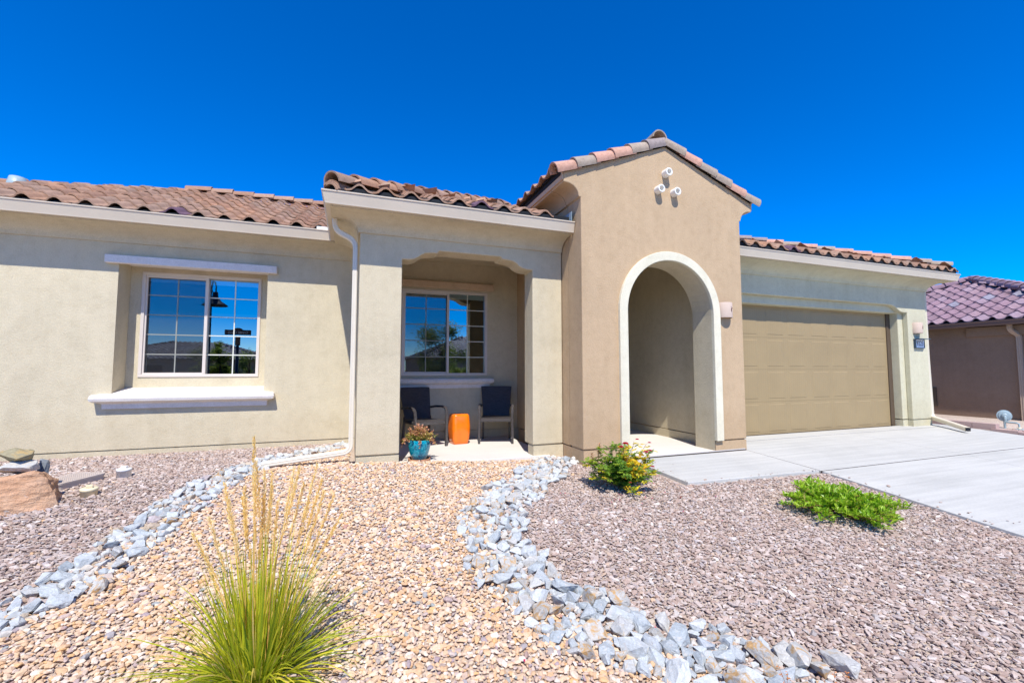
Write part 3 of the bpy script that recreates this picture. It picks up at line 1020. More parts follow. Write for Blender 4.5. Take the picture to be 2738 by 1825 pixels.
# eaves: coved cornice, gutter
CV = [(0.0, 2.947), (.022, 2.947), (.026, 2.958)] + [(.026 + .295 * (1 - math.cos(R(a))), 2.958 + .17 * math.sin(R(a))) for a in (12, 24, 36, 48, 60, 72, 84, 90)] + [(.345, 3.13), (.345, 3.275), (0.0, 3.275)]
GT = [(.347, 3.140), (.400, 3.140), (.404, 3.160), (.414, 3.20), (.424, 3.24), (.431, 3.268), (.440, 3.274), (.440, 3.288), (.428, 3.288), (.424, 3.25), (.412, 3.20), (.400, 3.156), (.347, 3.152)]
cm = MB()
cm.sweep(CV, [(XE, 12.0), (XE, YL), (.076, YL)])
o = cm.build('cornice', M['cream'], HOUSE, True)
cm = MB()
cm.sweep(CV, [(.076, YL - .30), (.076, YP), (2.905, YP)])
cm.build('cornice', M['cream'], HOUSE, True)
cm = MB()
cm.sweep(CV, [(5.80, YGA), (11.995, YGA), (11.995, 12.5)])
cm.build('cornice', M['garage'], HOUSE, True)
for path in ([(XE, 12.0), (XE, YL), (-.02, YL)], [(.076, 7.0), (.076, YP), (2.908, YP)], [(5.80, YGA), (11.995, YGA), (11.995, 12.5)]):
    gm = MB()
    gm.sweep(GT, path)
    gm.build('gutter', M['gutter'], HOUSE, True)
fl = MB()      # white diverter flashing standing in the gutter beside the porch
fl.box(-.52, -.03, 6.95, 6.955, 3.28, 3.334)
fl.box(-.52, -.03, 6.955, 7.005, 3.328, 3.334)
fl.build('flashing', M['pvc'], HOUSE, True)
fl = MB()      # end plate of the porch gutter against the tower
fl.box(2.86, 2.866, YP - .43, YP - .16, 3.28, 3.43)
fl.build('flashing', M['galv'], HOUSE, True)

# tower eave boards
for a_, b_ in ((EX0 - .02, EX0 - .001), (EX1 + .001, EX1 + .02)):
    eb = MB()
    eb.box(a_, b_, YT + .01, 11, 3.80, 3.905)
    eb.build('fascia', M['peach'], HOUSE, True)

# ------------------------------------------------------------------ clay tile roofs
PER = .305
def wave(u):
    t = (u / PER) % 1.0
    if t < .47: return .057 * math.sin(math.pi * t / .47) ** .75
    return -.024 * math.sin(math.pi * (t - .47) / .53)

def tile_roof(name, mat, p0, du, dv, length, depth, z0, slope, clip, seed, expo=.37, u0=0.0, sub=10, parent=HOUSE):
    rg = random.Random(seed)
    du, dv = Vector((*du, 0)), Vector((*dv, 0))
    p0 = Vector((*p0, 0))
    mb = MB()
    nr = int(depth / expo) + 1
    step = PER / sub
    nu = int(length / step)
    hsh = {}
    for r in range(nr):
        va, vb = r * expo, (r + 1) * expo + .02
        jit = {}
        for i in range(nu):
            ua, ub = u0 + i * step, u0 + (i + 1) * step
            uc = (ua + ub) / 2
            if not (clip(uc, va) or clip(uc, (va + vb) / 2)):
                continue
            tile = int(math.floor((uc - .0) / PER + .24))
            if tile not in jit: jit[tile] = (rg.random() * .98 + .01, rg.uniform(-.006, .006), rg.uniform(-.008, .008))
            q, dz, dvj = jit[tile]
            def P(u, v, lift):
                a = p0 + du * u + dv * v
                return (a.x, a.y, z0 + slope * v + wave(u) + lift)
            lf = .038 + dz
            a, b_, c, d = P(ua, va + dvj, lf), P(ub, va + dvj, lf), P(ub, vb, .004), P(ua, vb, .004)
            e, f = P(ua, va + dvj + .004, lf - .026), P(ub, va + dvj + .004, lf - .024)
            h, k = P(ua, va + .16, lf - .030), P(ub, va + .16, lf - .030)
            mb.add([a, b_, c, d], [(0, 1, 2, 3)], q, True)
            mb.add([e, f, b_, a], [(0, 1, 2, 3)], q, False)
            mb.add([h, k, f, e], [(0, 1, 2, 3)], q, False)
    return mb.build(name, mat, parent, True)

def barrel_row(mb, p0, p1, rad, expo, seed, up=(0, 0, 1), arc_deg=170, seg=10, thick=.02, lift=.03, qs=None):
    """barrel tiles lapped from p0 (low) up to p1"""
    rg = random.Random(seed)
    p0, p1, up = Vector(p0), Vector(p1), Vector(up)
    d = (p1 - p0)
    L = d.length
    d.normalize()
    up = (up - d * up.dot(d)).normalized()
    sd = d.cross(up)
    nn = len(qs) if qs else int(round(L / expo))
    expo = L / nn
    for i in range(nn):
        q = qs[i] if qs else rg.random() * .98 + .01
        a0 = p0 + d * (i * expo) + up * lift
        a1 = p0 + d * ((i + 1) * expo + .07)
        jx = rg.uniform(-.008, .008)
        rings = []
        for (c, r) in ((a0, rad), (a1, rad * .86)):
            for rr in (r, r - thick):
                rings.append([c + sd * (math.sin(R(-arc_deg / 2 + arc_deg * k / seg)) * rr + jx) + up * (math.cos(R(-arc_deg / 2 + arc_deg * k / seg)) * rr) for k in range(seg + 1)])
        vs = [v for r_ in rings for v in r_]
        m = seg + 1
        fs1 = [(k, k + 1, 2 * m + k + 1, 2 * m + k) for k in range(seg)]
        mb.add(vs, fs1, q, True)
        fs2 = [(m + k, k, k + 1, m + k + 1)[::-1] for k in range(seg)]
        fs2 += [(m + k + 1, m + k, 3 * m + k, 3 * m + k + 1) for k in range(seg)]
        fs2 += [(0, m, 3 * m, 2 * m), (seg, 2 * m + seg, 3 * m + seg, m + seg)]
        mb.add(vs, fs2, q, False)
    return mb

# left wing: hip at the left, ridge parallel to the street
LX0, LY0, LZ0, LS = -6.05, 7.005, 3.305, .457
ridge_v = 3.10
tile_roof('roof', M['tile'], (LX0, LY0), (1, 0), (0, 1), 10.0, ridge_v, LZ0, LS, lambda u, v: u >= v - .03 and v <= ridge_v, 11, expo=.335)
rl = tile_roof('roof', M['tile'], (LX0, LY0 + 2 * ridge_v), (0, -1), (1, 0), 2 * ridge_v, ridge_v, LZ0, LS, lambda u, v: v + .42 <= u <= 2 * ridge_v - v - .42, 12, sub=6)
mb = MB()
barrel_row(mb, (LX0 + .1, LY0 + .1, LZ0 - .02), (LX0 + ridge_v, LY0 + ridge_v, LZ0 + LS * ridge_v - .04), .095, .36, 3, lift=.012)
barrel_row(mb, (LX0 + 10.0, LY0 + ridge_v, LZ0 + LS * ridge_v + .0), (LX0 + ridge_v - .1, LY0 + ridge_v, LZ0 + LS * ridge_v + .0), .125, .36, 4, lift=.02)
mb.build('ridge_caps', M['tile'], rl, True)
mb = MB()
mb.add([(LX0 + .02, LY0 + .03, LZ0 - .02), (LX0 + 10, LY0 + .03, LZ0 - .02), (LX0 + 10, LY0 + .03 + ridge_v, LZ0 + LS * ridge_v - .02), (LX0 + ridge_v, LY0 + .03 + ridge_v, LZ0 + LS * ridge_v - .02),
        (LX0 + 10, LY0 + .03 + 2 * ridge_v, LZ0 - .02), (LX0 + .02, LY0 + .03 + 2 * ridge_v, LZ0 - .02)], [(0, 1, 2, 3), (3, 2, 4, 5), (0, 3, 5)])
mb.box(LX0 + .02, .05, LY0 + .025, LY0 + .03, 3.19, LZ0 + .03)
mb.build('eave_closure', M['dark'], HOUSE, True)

# porch: hip at the left corner
PX0, PY0, PZR, PS = -.325, 5.40, 3.337, .40
rp = tile_roof('roof', M['tile'], (PX0, PY0), (1, 0), (0, 1), 2.96, 3.6, PZR, PS, lambda u, v: u >= v - .05, 21, u0=-.02)
tile_roof('roof', M['tile'], (PX0, PY0 + 4.2), (0, -1), (1, 0), 4.2, 3.0, PZR, PS, lambda u, v: u <= 4.2 - v and u > v - 3, 22, sub=6)
mb = MB()
barrel_row(mb, (PX0 + .07, PY0 + .01, PZR + .04), (PX0 + 3.45, PY0 + 3.45, PZR + PS * 3.45 + .05), .125, .37, 5, lift=.03, arc_deg=190)
mb.build('ridge_caps', M['tile'], rp, True)
mb = MB()     # short tiles stacked under the lowest hip tile
for k in range(3):
    barrel_row(mb, (PX0 + .05 + .015 * k, PY0 - .005 + .012 * k, PZR - .055 + .022 * k), (PX0 + .28, PY0 + .26, PZR + .02 + .022 * k), .105, .34, 60 + k, lift=.0)
mb.build('hip_starter', M['tile'], rp, True)
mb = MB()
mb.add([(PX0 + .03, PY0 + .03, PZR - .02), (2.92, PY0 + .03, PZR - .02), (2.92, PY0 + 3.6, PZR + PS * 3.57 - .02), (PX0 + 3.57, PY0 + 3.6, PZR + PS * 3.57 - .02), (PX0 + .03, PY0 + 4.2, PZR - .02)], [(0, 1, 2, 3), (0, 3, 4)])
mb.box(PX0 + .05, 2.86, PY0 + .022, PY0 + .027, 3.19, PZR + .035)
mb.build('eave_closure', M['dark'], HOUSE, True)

# garage: hip at the right corner
GX0, GX1, GY0 = 5.80, 12.42, 5.475
GL = GX1 - GX0
rg_ = tile_roof('roof', M['tile'], (GX0, GY0), (1, 0), (0, 1), GL, 3.4, PZR, PS, lambda u, v: u <= GL - v + .05, 31)
tile_roof('roof', M['tile'], (GX1, GY0), (0, 1), (-1, 0), 6.4, 3.0, PZR, PS, lambda u, v: v <= u <= 6.4 - v, 32, sub=6)
mb = MB()
barrel_row(mb, (GX1 - .10, GY0 + .10, PZR + .10), (GX1 - 3.3, GY0 + 3.3, PZR + PS * 3.3 + .06), .115, .36, 7)
mb.build('ridge_caps', M['cap'], rg_, True)
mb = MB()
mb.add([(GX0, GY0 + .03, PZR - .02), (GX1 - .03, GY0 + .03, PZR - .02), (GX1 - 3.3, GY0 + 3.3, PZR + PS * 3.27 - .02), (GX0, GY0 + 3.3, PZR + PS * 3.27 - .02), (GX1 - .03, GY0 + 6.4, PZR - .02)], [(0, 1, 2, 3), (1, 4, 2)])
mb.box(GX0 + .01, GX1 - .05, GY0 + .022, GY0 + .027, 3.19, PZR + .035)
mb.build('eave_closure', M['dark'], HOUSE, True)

# tower: two slopes, rake tiles along the gable, ridge tiles
TS = (4.561 - 3.905) / (TM - EX0)
TZ = 3.965
rt = tile_roof('roof', M['tile'], (EX0 - .10, 11.0), (0, -1), (1, 0), 5.72, 1.8, TZ, TS, lambda u, v: v <= TM - EX0 + .1, 41, u0=.06)
tile_roof('roof', M['tile'], (EX1 + .10, YT + .08), (0, 1), (-1, 0), 5.7, 1.8, TZ, TS, lambda u, v: v <= EX1 - TM + .1, 42)
mb = MB()
up_l = Vector((-.15, -.45, 1))
barrel_row(mb, (EX0 - .12, YT + .045, 3.905 + .028 - .12 * TS), (TM - .03, YT + .045, 4.561 + .036), .118, .315, 13, up=(0, -.22, 1), arc_deg=215, lift=.022, qs=(.1, .3, .5, .1, .65, .9))
barrel_row(mb, (EX1 + .12, YT + .045, 3.905 + .028 - .12 * TS), (TM + .03, YT + .045, 4.561 + .036), .118, .315, 18, up=(0, -.22, 1), arc_deg=215, lift=.022, qs=(.3, .1, .65, .3, .5, .7))
mb.build('rake_tiles', M['cap'], rt, True)
mb = MB()
barrel_row(mb, (TM, YT + .10, 4.715), (TM, YT + 5.6, 4.715), .135, .36, 16)
mb.build('ridge_caps', M['cap'], rt, True)
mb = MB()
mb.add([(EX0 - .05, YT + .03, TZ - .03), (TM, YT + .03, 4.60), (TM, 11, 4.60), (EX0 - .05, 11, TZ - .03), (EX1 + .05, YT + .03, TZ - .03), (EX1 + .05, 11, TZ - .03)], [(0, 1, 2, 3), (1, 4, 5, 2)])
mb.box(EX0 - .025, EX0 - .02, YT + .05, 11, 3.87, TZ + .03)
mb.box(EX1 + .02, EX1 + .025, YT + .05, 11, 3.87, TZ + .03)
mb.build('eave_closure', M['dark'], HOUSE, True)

# roof vent, upper left
rv = MB()
rv.lathe([(0, .0), (.05, .0), (.05, .40), (0, .40)], (-4.56, 8.2, 3.50), 14)
rv.lathe([(.0, .33), (.11, .33), (.11, .36), (.085, .47), (0, .475)], (-4.56, 8.2, 3.50), 14)
rv.build('roof_vent', M['galv'], HOUSE, True)

# ------------------------------------------------------------------ windows
def window(x0, x1, z0, z1, y, screen_left=True):
    """sliding window in a wall whose face is at y"""
    mx = x0 + (x1 - x0) * .525
    fr = MB()
    t = .042
    yf = y - .014
    fr.box(x0, x1, yf, y + .09, z1 - t, z1)
    fr.box(x0, x1, yf, y + .09, z0, z0 + t)
    fr.box(x0, x0 + t, yf, y + .09, z0 + t, z1 - t)
    fr.box(x1 - t, x1, yf, y + .09, z0 + t, z1 - t)
    fr.box(mx - .021, mx + .021, yf + .006, y + .09, z0 + t, z1 - t)
    f = fr.build('window', M['frame'], HOUSE, True)
    bevel(f, .004, 2, 40)
    sash = MB()
    s = .022
    a, c = x0 + t, mx - .021
    ys = y + .006
    sash.box(a, c, ys, ys + .03, z1 - t - s * 1.6, z1 - t)
    sash.box(a, c, ys, ys + .03, z0 + t, z0 + t + s)
    sash.box(a, a + s, ys, ys + .03, z0 + t + s, z1 - t - s * 1.6)
    sash.build('screen_frame', M['frame'], f, True)
    gp = MB()
    yg = y + .055
    gp.add([(x0 + .02, yg, z0 + .02), (x1 - .02, yg, z0 + .02), (x1 - .02, yg, z1 - .02), (x0 + .02, yg, z1 - .02)], [(0, 1, 2, 3)])
    gp.build('pane', M['glass'], f, True)
    mu = MB()
    for a, c in ((x0 + t, mx - .021), (mx + .021, x1 - t)):
        xm = (a + c) / 2 + .01
        mu.box(xm - .0075, xm + .0075, yg - .006, yg - .003, z0 + t, z1 - t)
        for k in range(1, 5):
            zz = z0 + t + (z1 - z0 - 2 * t) * k / 5
            mu.box(a, xm - .0076, yg - .006, yg - .003, zz - .0075, zz + .0075)
            mu.box(xm + .0076, c, yg - .006, yg - .003, zz - .0075, zz + .0075)
    mu.build('muntin', M['muntin'], f, True)
    sc_ = MB()
    sc_.add([(x0 + t + .01, y + .025, z0 + t + .01), (mx - .02, y + .025, z0 + t + .01), (mx - .02, y + .025, z1 - t - .01), (x0 + t + .01, y + .025, z1 - t - .01)], [(0, 1, 2, 3)])
    sc_.build('insect_screen', M['screen'], f, True)
    bl = MB()
    bl.box(x0 + .05, x1 - .05, yg + .03, yg + .06, z1 - .125, z1 - .045)
    bl.build('blind', M['blind'], f, True)
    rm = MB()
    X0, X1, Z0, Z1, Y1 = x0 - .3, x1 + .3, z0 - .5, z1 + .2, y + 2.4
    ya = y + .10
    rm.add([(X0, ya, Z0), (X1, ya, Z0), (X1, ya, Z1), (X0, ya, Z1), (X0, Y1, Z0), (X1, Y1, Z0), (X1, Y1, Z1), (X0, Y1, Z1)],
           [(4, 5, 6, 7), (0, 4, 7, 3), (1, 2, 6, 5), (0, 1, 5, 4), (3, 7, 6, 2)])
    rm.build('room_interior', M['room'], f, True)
    return f
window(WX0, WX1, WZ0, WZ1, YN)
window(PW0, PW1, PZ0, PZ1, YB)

# lintels and moulded sills
h = MB()
h.box(-3.135, -1.075, YL - .075, YL + .002, 2.655, 2.765)
h.box(NX0 + .002, NX1 - .002, YL + .0025, YN - .001, 2.70, 2.718)
o = h.build('lintel', M['white'], HOUSE, True)
bevel(o, .012, 2, 40)
SILL = [(0.0, .62), (.032, .62), (.036, .70), (.048, .735), (.075, .76), (.094, .785), (.100, .815), (.097, .85), (.082, .872), (.0, .885)]
s_ = MB()
def sill(mb, prof_, x0, x1, yw, dz=0.0):
    pr = [(d, z + dz) for d, z in prof_]
    mb.sweep(pr, [(x0, yw), (x0, yw - .0001), (x1, yw - .0001), (x1, yw)][1:3], True, False)
zt = .892
sp = [(0.0, zt - .20), (.030, zt - .20), (.034, zt - .135), (.045, zt - .125), (.06, zt - .118), (.095, zt - .112), (.125, zt - .095), (.135, zt - .06), (.128, zt - .025), (.108, zt - .006), (.0, zt + .004)]
x0, x1 = -3.155, -1.085
pts = []
s_.sweep(sp, [(x0 + .10, YL + .001), (x0 + .10, YL), (x1 - .10, YL), (x1 - .10, YL + .001)], True, False)
s_.add([(NX0 + .001, YL, zt + .004), (NX1 - .001, YL, zt + .004), (NX1 - .001, YN, .958), (NX0 + .001, YN, .958), (NX0 + .001, YL, zt - .02), (NX1 - .001, YL, zt - .02)], [(0, 1, 2, 3), (0, 4, 5, 1)])
o = s_.build('sill', M['white'], HOUSE, True)
h = MB()
h.box(.66, 2.44, YB - .075, YB + .002, 2.652, 2.768)
o = h.build('lintel', M['peach'], HOUSE, True)
bevel(o, .01, 2, 40)
s_ = MB()
zt = 1.058
sp = [(0.0, zt - .17), (.030, zt - .17), (.034, zt - .105), (.045, zt - .098), (.075, zt - .088), (.095, zt - .06), (.095, zt - .02), (.08, zt), (.0, zt + .004)]
s_.sweep(sp, [(.76, YB + .001), (.76, YB), (2.345, YB), (2.345, YB + .001)], True, False)
s_.build('sill', M['white'], HOUSE, True)

# ------------------------------------------------------------------ vent pipes in the gable
for (x, z) in ((4.350, 4.132), (4.207, 3.860), (4.498, 3.857)):
    vp = MB()
    prof_ = [(.036, .06), (.036, -.105), (.060, -.105), (.060, .01)]
    ang = 26
    vs, fs = [], []
    m = len(prof_)
    for j in range(ang):
        a = 2 * math.pi * j / ang
        for r_, y_ in prof_:
            vs.append((x + r_ * math.cos(a), YT + y_, z + r_ * math.sin(a)))
    for j in range(ang):
        k = (j + 1) % ang
        for i in range(m - 1):
            fs.append((j * m + i, j * m + i + 1, k * m + i + 1, k * m + i))
    vp.add(vs, fs, 0, False)
    # clay stop inside the pipe
    vp.add([(x + .036 * math.cos(2 * math.pi * j / 16), YT - .02, z + .036 * math.sin(2 * math.pi * j / 16)) for j in range(16)], [list(range(16))])
    o = vp.build('vent_pipe', M['pvc'], HOUSE, True)
    bevel(o, .006, 2, 50)

# ------------------------------------------------------------------ downspouts
def downspout(pts, side, parent, mat, name='downspout', w=.038, d=.030):
    mb = MB()
    mb.rect_tube(pts, w, d, side)
    return mb
def ribbed(pts, side, name, mat, parent, hw=.040, hd=.030):
    """corrugated rectangular pipe: rounded section with shallow flutes"""
    sec_ = []
    for k in range(5):
        t_ = -1 + 2 * k / 4
        sec_.append((hw * t_ * .82, hd * (1 if k % 2 == 0 else .86)))
    sec_ += [(hw, hd * .6), (hw * .93, 0), (hw, -hd * .6)]
    for k in range(5):
        t_ = 1 - 2 * k / 4
        sec_.append((hw * t_ * .82, -hd * (1 if k % 2 == 0 else .86)))
    sec_ += [(-hw, -hd * .6), (-hw * .93, 0), (-hw, hd * .6)]
    pts = [Vector(p) for p in pts]
    ref = Vector(side)
    vs, fs = [], []
    k, n = len(pts), len(sec_)
    for i in range(k):
        t_ = (pts[min(i + 1, k - 1)] - pts[max(i - 1, 0)]).normalized()
        a = (ref - t_ * ref.dot(t_)).normalized()
        b_ = t_.cross(a)
        for p_, q_ in sec_:
            vs.append(pts[i] + a * p_ + b_ * q_)
    for i in range(k - 1):
        for j in range(n):
            fs.append((i * n + j, i * n + (j + 1) % n, (i + 1) * n + (j + 1) % n, (i + 1) * n + j))
    mb = MB()
    mb.add(vs, fs)
    mb.add(vs[:n], [list(range(n - 1, -1, -1))])
    # far end stays open; visible mouths get a black plate as painted shade
    return mb.build(name, mat, parent, True)
def elbow(a, b_, c, n=6, r=.12):
    """round the corner at b"""
    a, b_, c = Vector(a), Vector(b_), Vector(c)
    p = b_ + (a - b_).normalized() * r
    q = b_ + (c - b_).normalized() * r
    return [(p * (1 - t) ** 2 + b_ * 2 * t * (1 - t) + q * t ** 2) for t in [i / n for i in range(n + 1)]]
A, B, C_, D_, E_ = (-.232, 5.90, 3.17), (-.232, 5.90, 2.985), (.022, 5.86, 2.855), (.022, 5.86, .20), (-.945, 5.84, .112)
pts = [A] + elbow(A, B, C_, 6, .10) + elbow(B, C_, D_, 6, .10) + elbow(C_, D_, E_, 7, .10) + [E_]
ds = ribbed(pts, (0, 1, 0), 'downspout', M['spout'], HOUSE)
mb = MB()
mb.rect_tube([(-.946, 5.84, .112), (-.94, 5.84, .1124)], .035, .026, (0, 1, 0))
mb.build('spout_mouth_shade', M['dark'], ds, True)  # near-black plate paints the shade inside the open pipe
pts = [(12.045, 5.95, 3.1), (12.045, 5.95, 1.5)] + elbow((12.045, 5.95, 1.5), (12.045, 5.93, .17), (11.42, 5.05, .045), 6, .09) + [(11.42, 5.05, .042)]
ds = ribbed(pts, (1, -.7, 0), 'downspout', M['spout'], HOUSE, .046, .040)
mb = MB()
mb.rect_tube([(11.419, 5.0485, .042), (11.4255, 5.0577, .0423)], .035, .026, (1, -.7, 0))
mb.build('spout_mouth_shade', M['dark'], ds, True)

# ------------------------------------------------------------------ wall lamps and house number
def wall_lamp():
    root = empty('wall_lamp')
    n, r0, hgt = 18, .122, .235
    vs, fs = [], []
    prof_ = [(r0 * .96, hgt), (r0, hgt - .012), (r0, .012), (r0 * .97, 0)]
    m = len(prof_)
    for j in range(n + 1):
        a = math.pi + math.pi * j / n
        for r_, z_ in prof_:
            vs.append((r_ * math.cos(a), r_ * .92 * math.sin(a), z_))
    for j in range(n):
        for i in range(m - 1):
            fs.append((j * m + i, j * m + i + 1, (j + 1) * m + i + 1, (j + 1) * m + i))
    mb = MB()
    mb.add(vs, fs, 0, True)
    mb.build('shade', M['lamp'], root)
    mb = MB()
    vs2 = [(p_[0] * .9, p_[1] * .9, p_[2]) for p_ in vs]
    mb.add(vs2, [f[::-1] for f in fs], 0, True)
    mb.add([(.11 * math.cos(math.pi + math.pi * j / n), .10 * math.sin(math.pi + math.pi * j / n), .17) for j in range(n + 1)], [list(range(n + 1))])
    mb.build('shade_lining', M['lampin'], root)
    mb = MB()
    def on_shade(ax, z_):
        a = math.pi * 1.5 + ax
        return (r0 * 1.012 * math.cos(a), r0 * .93 * 1.012 * math.sin(a), z_)
    mb.tube([on_shade(.30, .09), on_shade(.22, .105), on_shade(.22, .125), on_shade(.30, .142), on_shade(.36, .146)], [.004, .006, .006, .006, .003], 6)
    mb.tube([on_shade(.36, .135), on_shade(.42, .142), on_shade(.47, .152)], [.005, .004, .002], 6)
    mb.tube([on_shade(.28, .155), on_shade(.25, .168)], [.003, .002], 6)
    mb.build('cut_out', M['mark'], root)
    return root
l1 = wall_lamp()
l1.location = (5.425, YT + .002, 2.012)
tag(l1, 'pale clay half round wall lamp right of the arched entry', 'wall lamp', 'clay wall lamps')
l2 = copy_tree(l1)
l2.location = (11.60, YGA + .002, 2.003)
tag(l2, 'pale clay half round wall lamp above the house number', 'wall lamp', 'clay wall lamps')

HN = empty('house_number', (11.64, YGA, 1.775))
tag(HN, 'small dark framed house number plate with hooded top on the garage pier', 'house number')
mb = MB()
mb.box(-.16, .16, -.03, -.001, -.095, .095)
mb.build('backing', M['bluemetal'], HN)
mb = MB()
mb.box(-.16, .16, -.045, -.031, -.095, -.078)
mb.box(-.16, -.143, -.045, -.031, -.078, .095)
mb.box(.143, .16, -.045, -.031, -.078, .095)
mb.build('frame', M['bluemetal'], HN)
mb = MB()
mb.box(-.165, .165, -.15, -.002, .096, .108)
mb.build('hood', M['bluemetal'], HN)
mb = MB()
mb.box(-.142, .142, -.036, -.031, -.077, .092)
mb.build('face', M['signwhite'], HN)
def text(body, size, loc, rot, mat, parent, name='lettering', depth=.002, sx=1.0):
    cu = bpy.data.curves.new(name, 'FONT')
    cu.body = body
    cu.size = size
    cu.align_x = 'CENTER'
    cu.align_y = 'CENTER'
    cu.extrude = depth
    cu.resolution_u = 3
    tmp = bpy.data.objects.new('tmp_text', cu)
    COL.objects.link(tmp)
    dg = bpy.context.evaluated_depsgraph_get()
    me = bpy.data.meshes.new_from_object(tmp.evaluated_get(dg))
    bpy.data.objects.remove(tmp)
    me.materials.clear()
    ob = link_mesh(name, me, mat)
    ob.parent = parent
    ob.location = loc
    ob.rotation_euler = rot
    ob.scale = (sx, 1, 1)
    return ob
text('9225', .16, (0, -.038, .006), (R(90), 0, 0), M['blackmetal'], HN, 'numerals', .001, .74)

# ------------------------------------------------------------------ neighbouring house
NB = empty('brown_house', (18.5, 7.5, -.1))
tag(NB, 'brown stucco neighbouring house with mauve tile hip roof', 'house')
mb = MB()
mb.box(15.6, 24, 4.6, 12.2, -.6, 2.42)
mb.build('wall', M['brown'], NB, True)
mb = MB()
mb.box(15.52, 15.599, 4.8, 6.77, 2.09, 2.32)
mb.build('soffit', M['brown'], NB, True)
mb = MB()
NG = [(.0, 2.33), (.10, 2.33), (.115, 2.36), (.125, 2.42), (.14, 2.44), (.14, 2.455), (.0, 2.455)]
mb.sweep(NG, [(15.33, 13.0), (15.33, 3.9), (24, 3.9)])
mb.build('gutter', M['browngutter'], NB, True)
NZ, NS_ = 2.46, .40
n1 = tile_roof('roof', M['ptile'], (15.2, 12.6), (0, -1), (1, 0), 8.6, 4.35, NZ, NS_, lambda u, v: v <= u <= 8.6 - v, 51, parent=NB)
tile_roof('roof', M['ptile'], (15.2, 4.0), (1, 0), (0, 1), 9, 4.35, NZ, NS_, lambda u, v: u >= v, 52, sub=6, parent=NB)
mb = MB()
barrel_row(mb, (15.2, 4.0, NZ + .05), (19.5, 8.3, NZ + 1.72 + .05), .13, .36, 8, arc_deg=200)
barrel_row(mb, (15.2, 12.6, NZ + .04), (19.5, 8.3, NZ + 1.72 + .04), .14, .36, 9, arc_deg=200)
barrel_row(mb, (24, 8.3, NZ + 1.72 + .07), (19.5, 8.3, NZ + 1.72 + .07), .12, .36, 10)
mb.build('ridge_caps', M['ptile'], n1, True)
mb = MB()
mb.add([(15.22, 4.05, NZ - .02), (15.22, 12.55, NZ - .02), (19.5, 8.3, NZ + 1.70), (24, 8.3, NZ + 1.70), (24, 4.05, NZ - .02)], [(0, 2, 1), (0, 4, 3, 2)])
mb.box(15.225, 15.23, 4.05, 12.5, 2.38, NZ + .03)
mb.build('eave_closure', M['dark'], NB, True)
pts = [(15.42, 5.90, 2.36)] + elbow((15.42, 5.9, 2.36), (15.42, 5.90, 2.20), (15.555, 5.80, 2.08), 4, .07) + elbow((15.42, 5.9, 2.2), (15.555, 5.80, 2.07), (15.555, 5.80, 1.0), 4, .07) + [(15.555, 5.80, -.15)]
ribbed(pts, (0, 1, 0), 'downspout', M['browndown'], NB, .05, .04)
mb = MB()
mb.box(15.57, 15.5995, 7.52, 7.95, .18, .71)
mb.build('utility_panel', M['doorseal'], NB, True)

# low block edging along the side yard
CB = empty('block_edging', (12.45, 5.2, -.05))
tag(CB, 'low pinkish block edging along the side of the driveway', 'garden edging')
mb = MB()
yy = 8.2
while yy > 5.05:
    mb.box(12.36, 12.50, max(5.03, yy - .40) + .004, yy - .004, -.02, .105 + .004 * math.sin(yy * 7))
    yy -= .40
mb.build('upper_course', M['curb'], CB, True)
mb = MB()
yy = 5.9
while yy > .4:
    mb.box(12.33, 12.49, yy - .40 + .004, yy - .004, prof(yy) - .16, prof(yy - .2) + (-.022 if yy > 5.2 else .055))
    yy -= .40
mb.build('lower_course', M['curb'], CB, True)

# gas riser with regulator
GR = empty('gas_regulator', (13.4, 5.31, -.09))
GR.scale = (.92, .92, .98)
tag(GR, 'grey gas riser with round regulator beside the brown house', 'gas regulator')
mb = MB()
mb.tube([(0, 0, -.3), (0, 0, .24)], .022, 10)
mb.tube([(0, 0, .17), (0, -.20, .17), (0, -.235, .15), (0, -.24, .05)], .018, 10)
mb.build('pipe', M['galv'], GR)
mb = MB()
n = 24
pr = [(.0, -.03), (.09, -.03), (.105, -.014), (.126, -.014), (.128, .008), (.108, .010), (.095, .026), (.055, .030), (.05, .075), (.03, .085), (0, .085)]
vs, fs = [], []
ax = Vector((-.86, -.48, .05)).normalized()
s1 = ax.orthogonal().normalized()
s2 = ax.cross(s1)
for j in range(n):
    a = 2 * math.pi * j / n
    for r_, y_ in pr:
        vs.append(Vector((0, 0, .31)) + (s1 * math.cos(a) + s2 * math.sin(a)) * r_ + ax * y_)
m = len(pr)
for j in range(n):
    for i in range(m - 1):
        k = (j + 1) % n
        fs.append((j * m + i, k * m + i, k * m + i + 1, j * m + i + 1))
mb.add(vs, fs, 0, False)
mb.tube([Vector((0, 0, .31)) + ax * .05, Vector((0, 0, .28)) + ax * .09, Vector((0, 0, .2)) + ax * .07], [.03, .03, .025], 8)
mb.build('regulator', M['galv'], GR)
mb = MB()
mb.lathe([(0, .0), (.03, .0), (.03, .05), (0, .05)], (0, -.24, .03), 12)
mb.build('coupling', M['pvc2'], GR)
mb = MB()
mb.box(-.07, .07, -.36, -.17, -.08, .05)
o = mb.build('meter_body', M['galv'], GR)
bevel(o, .02, 3, 30)

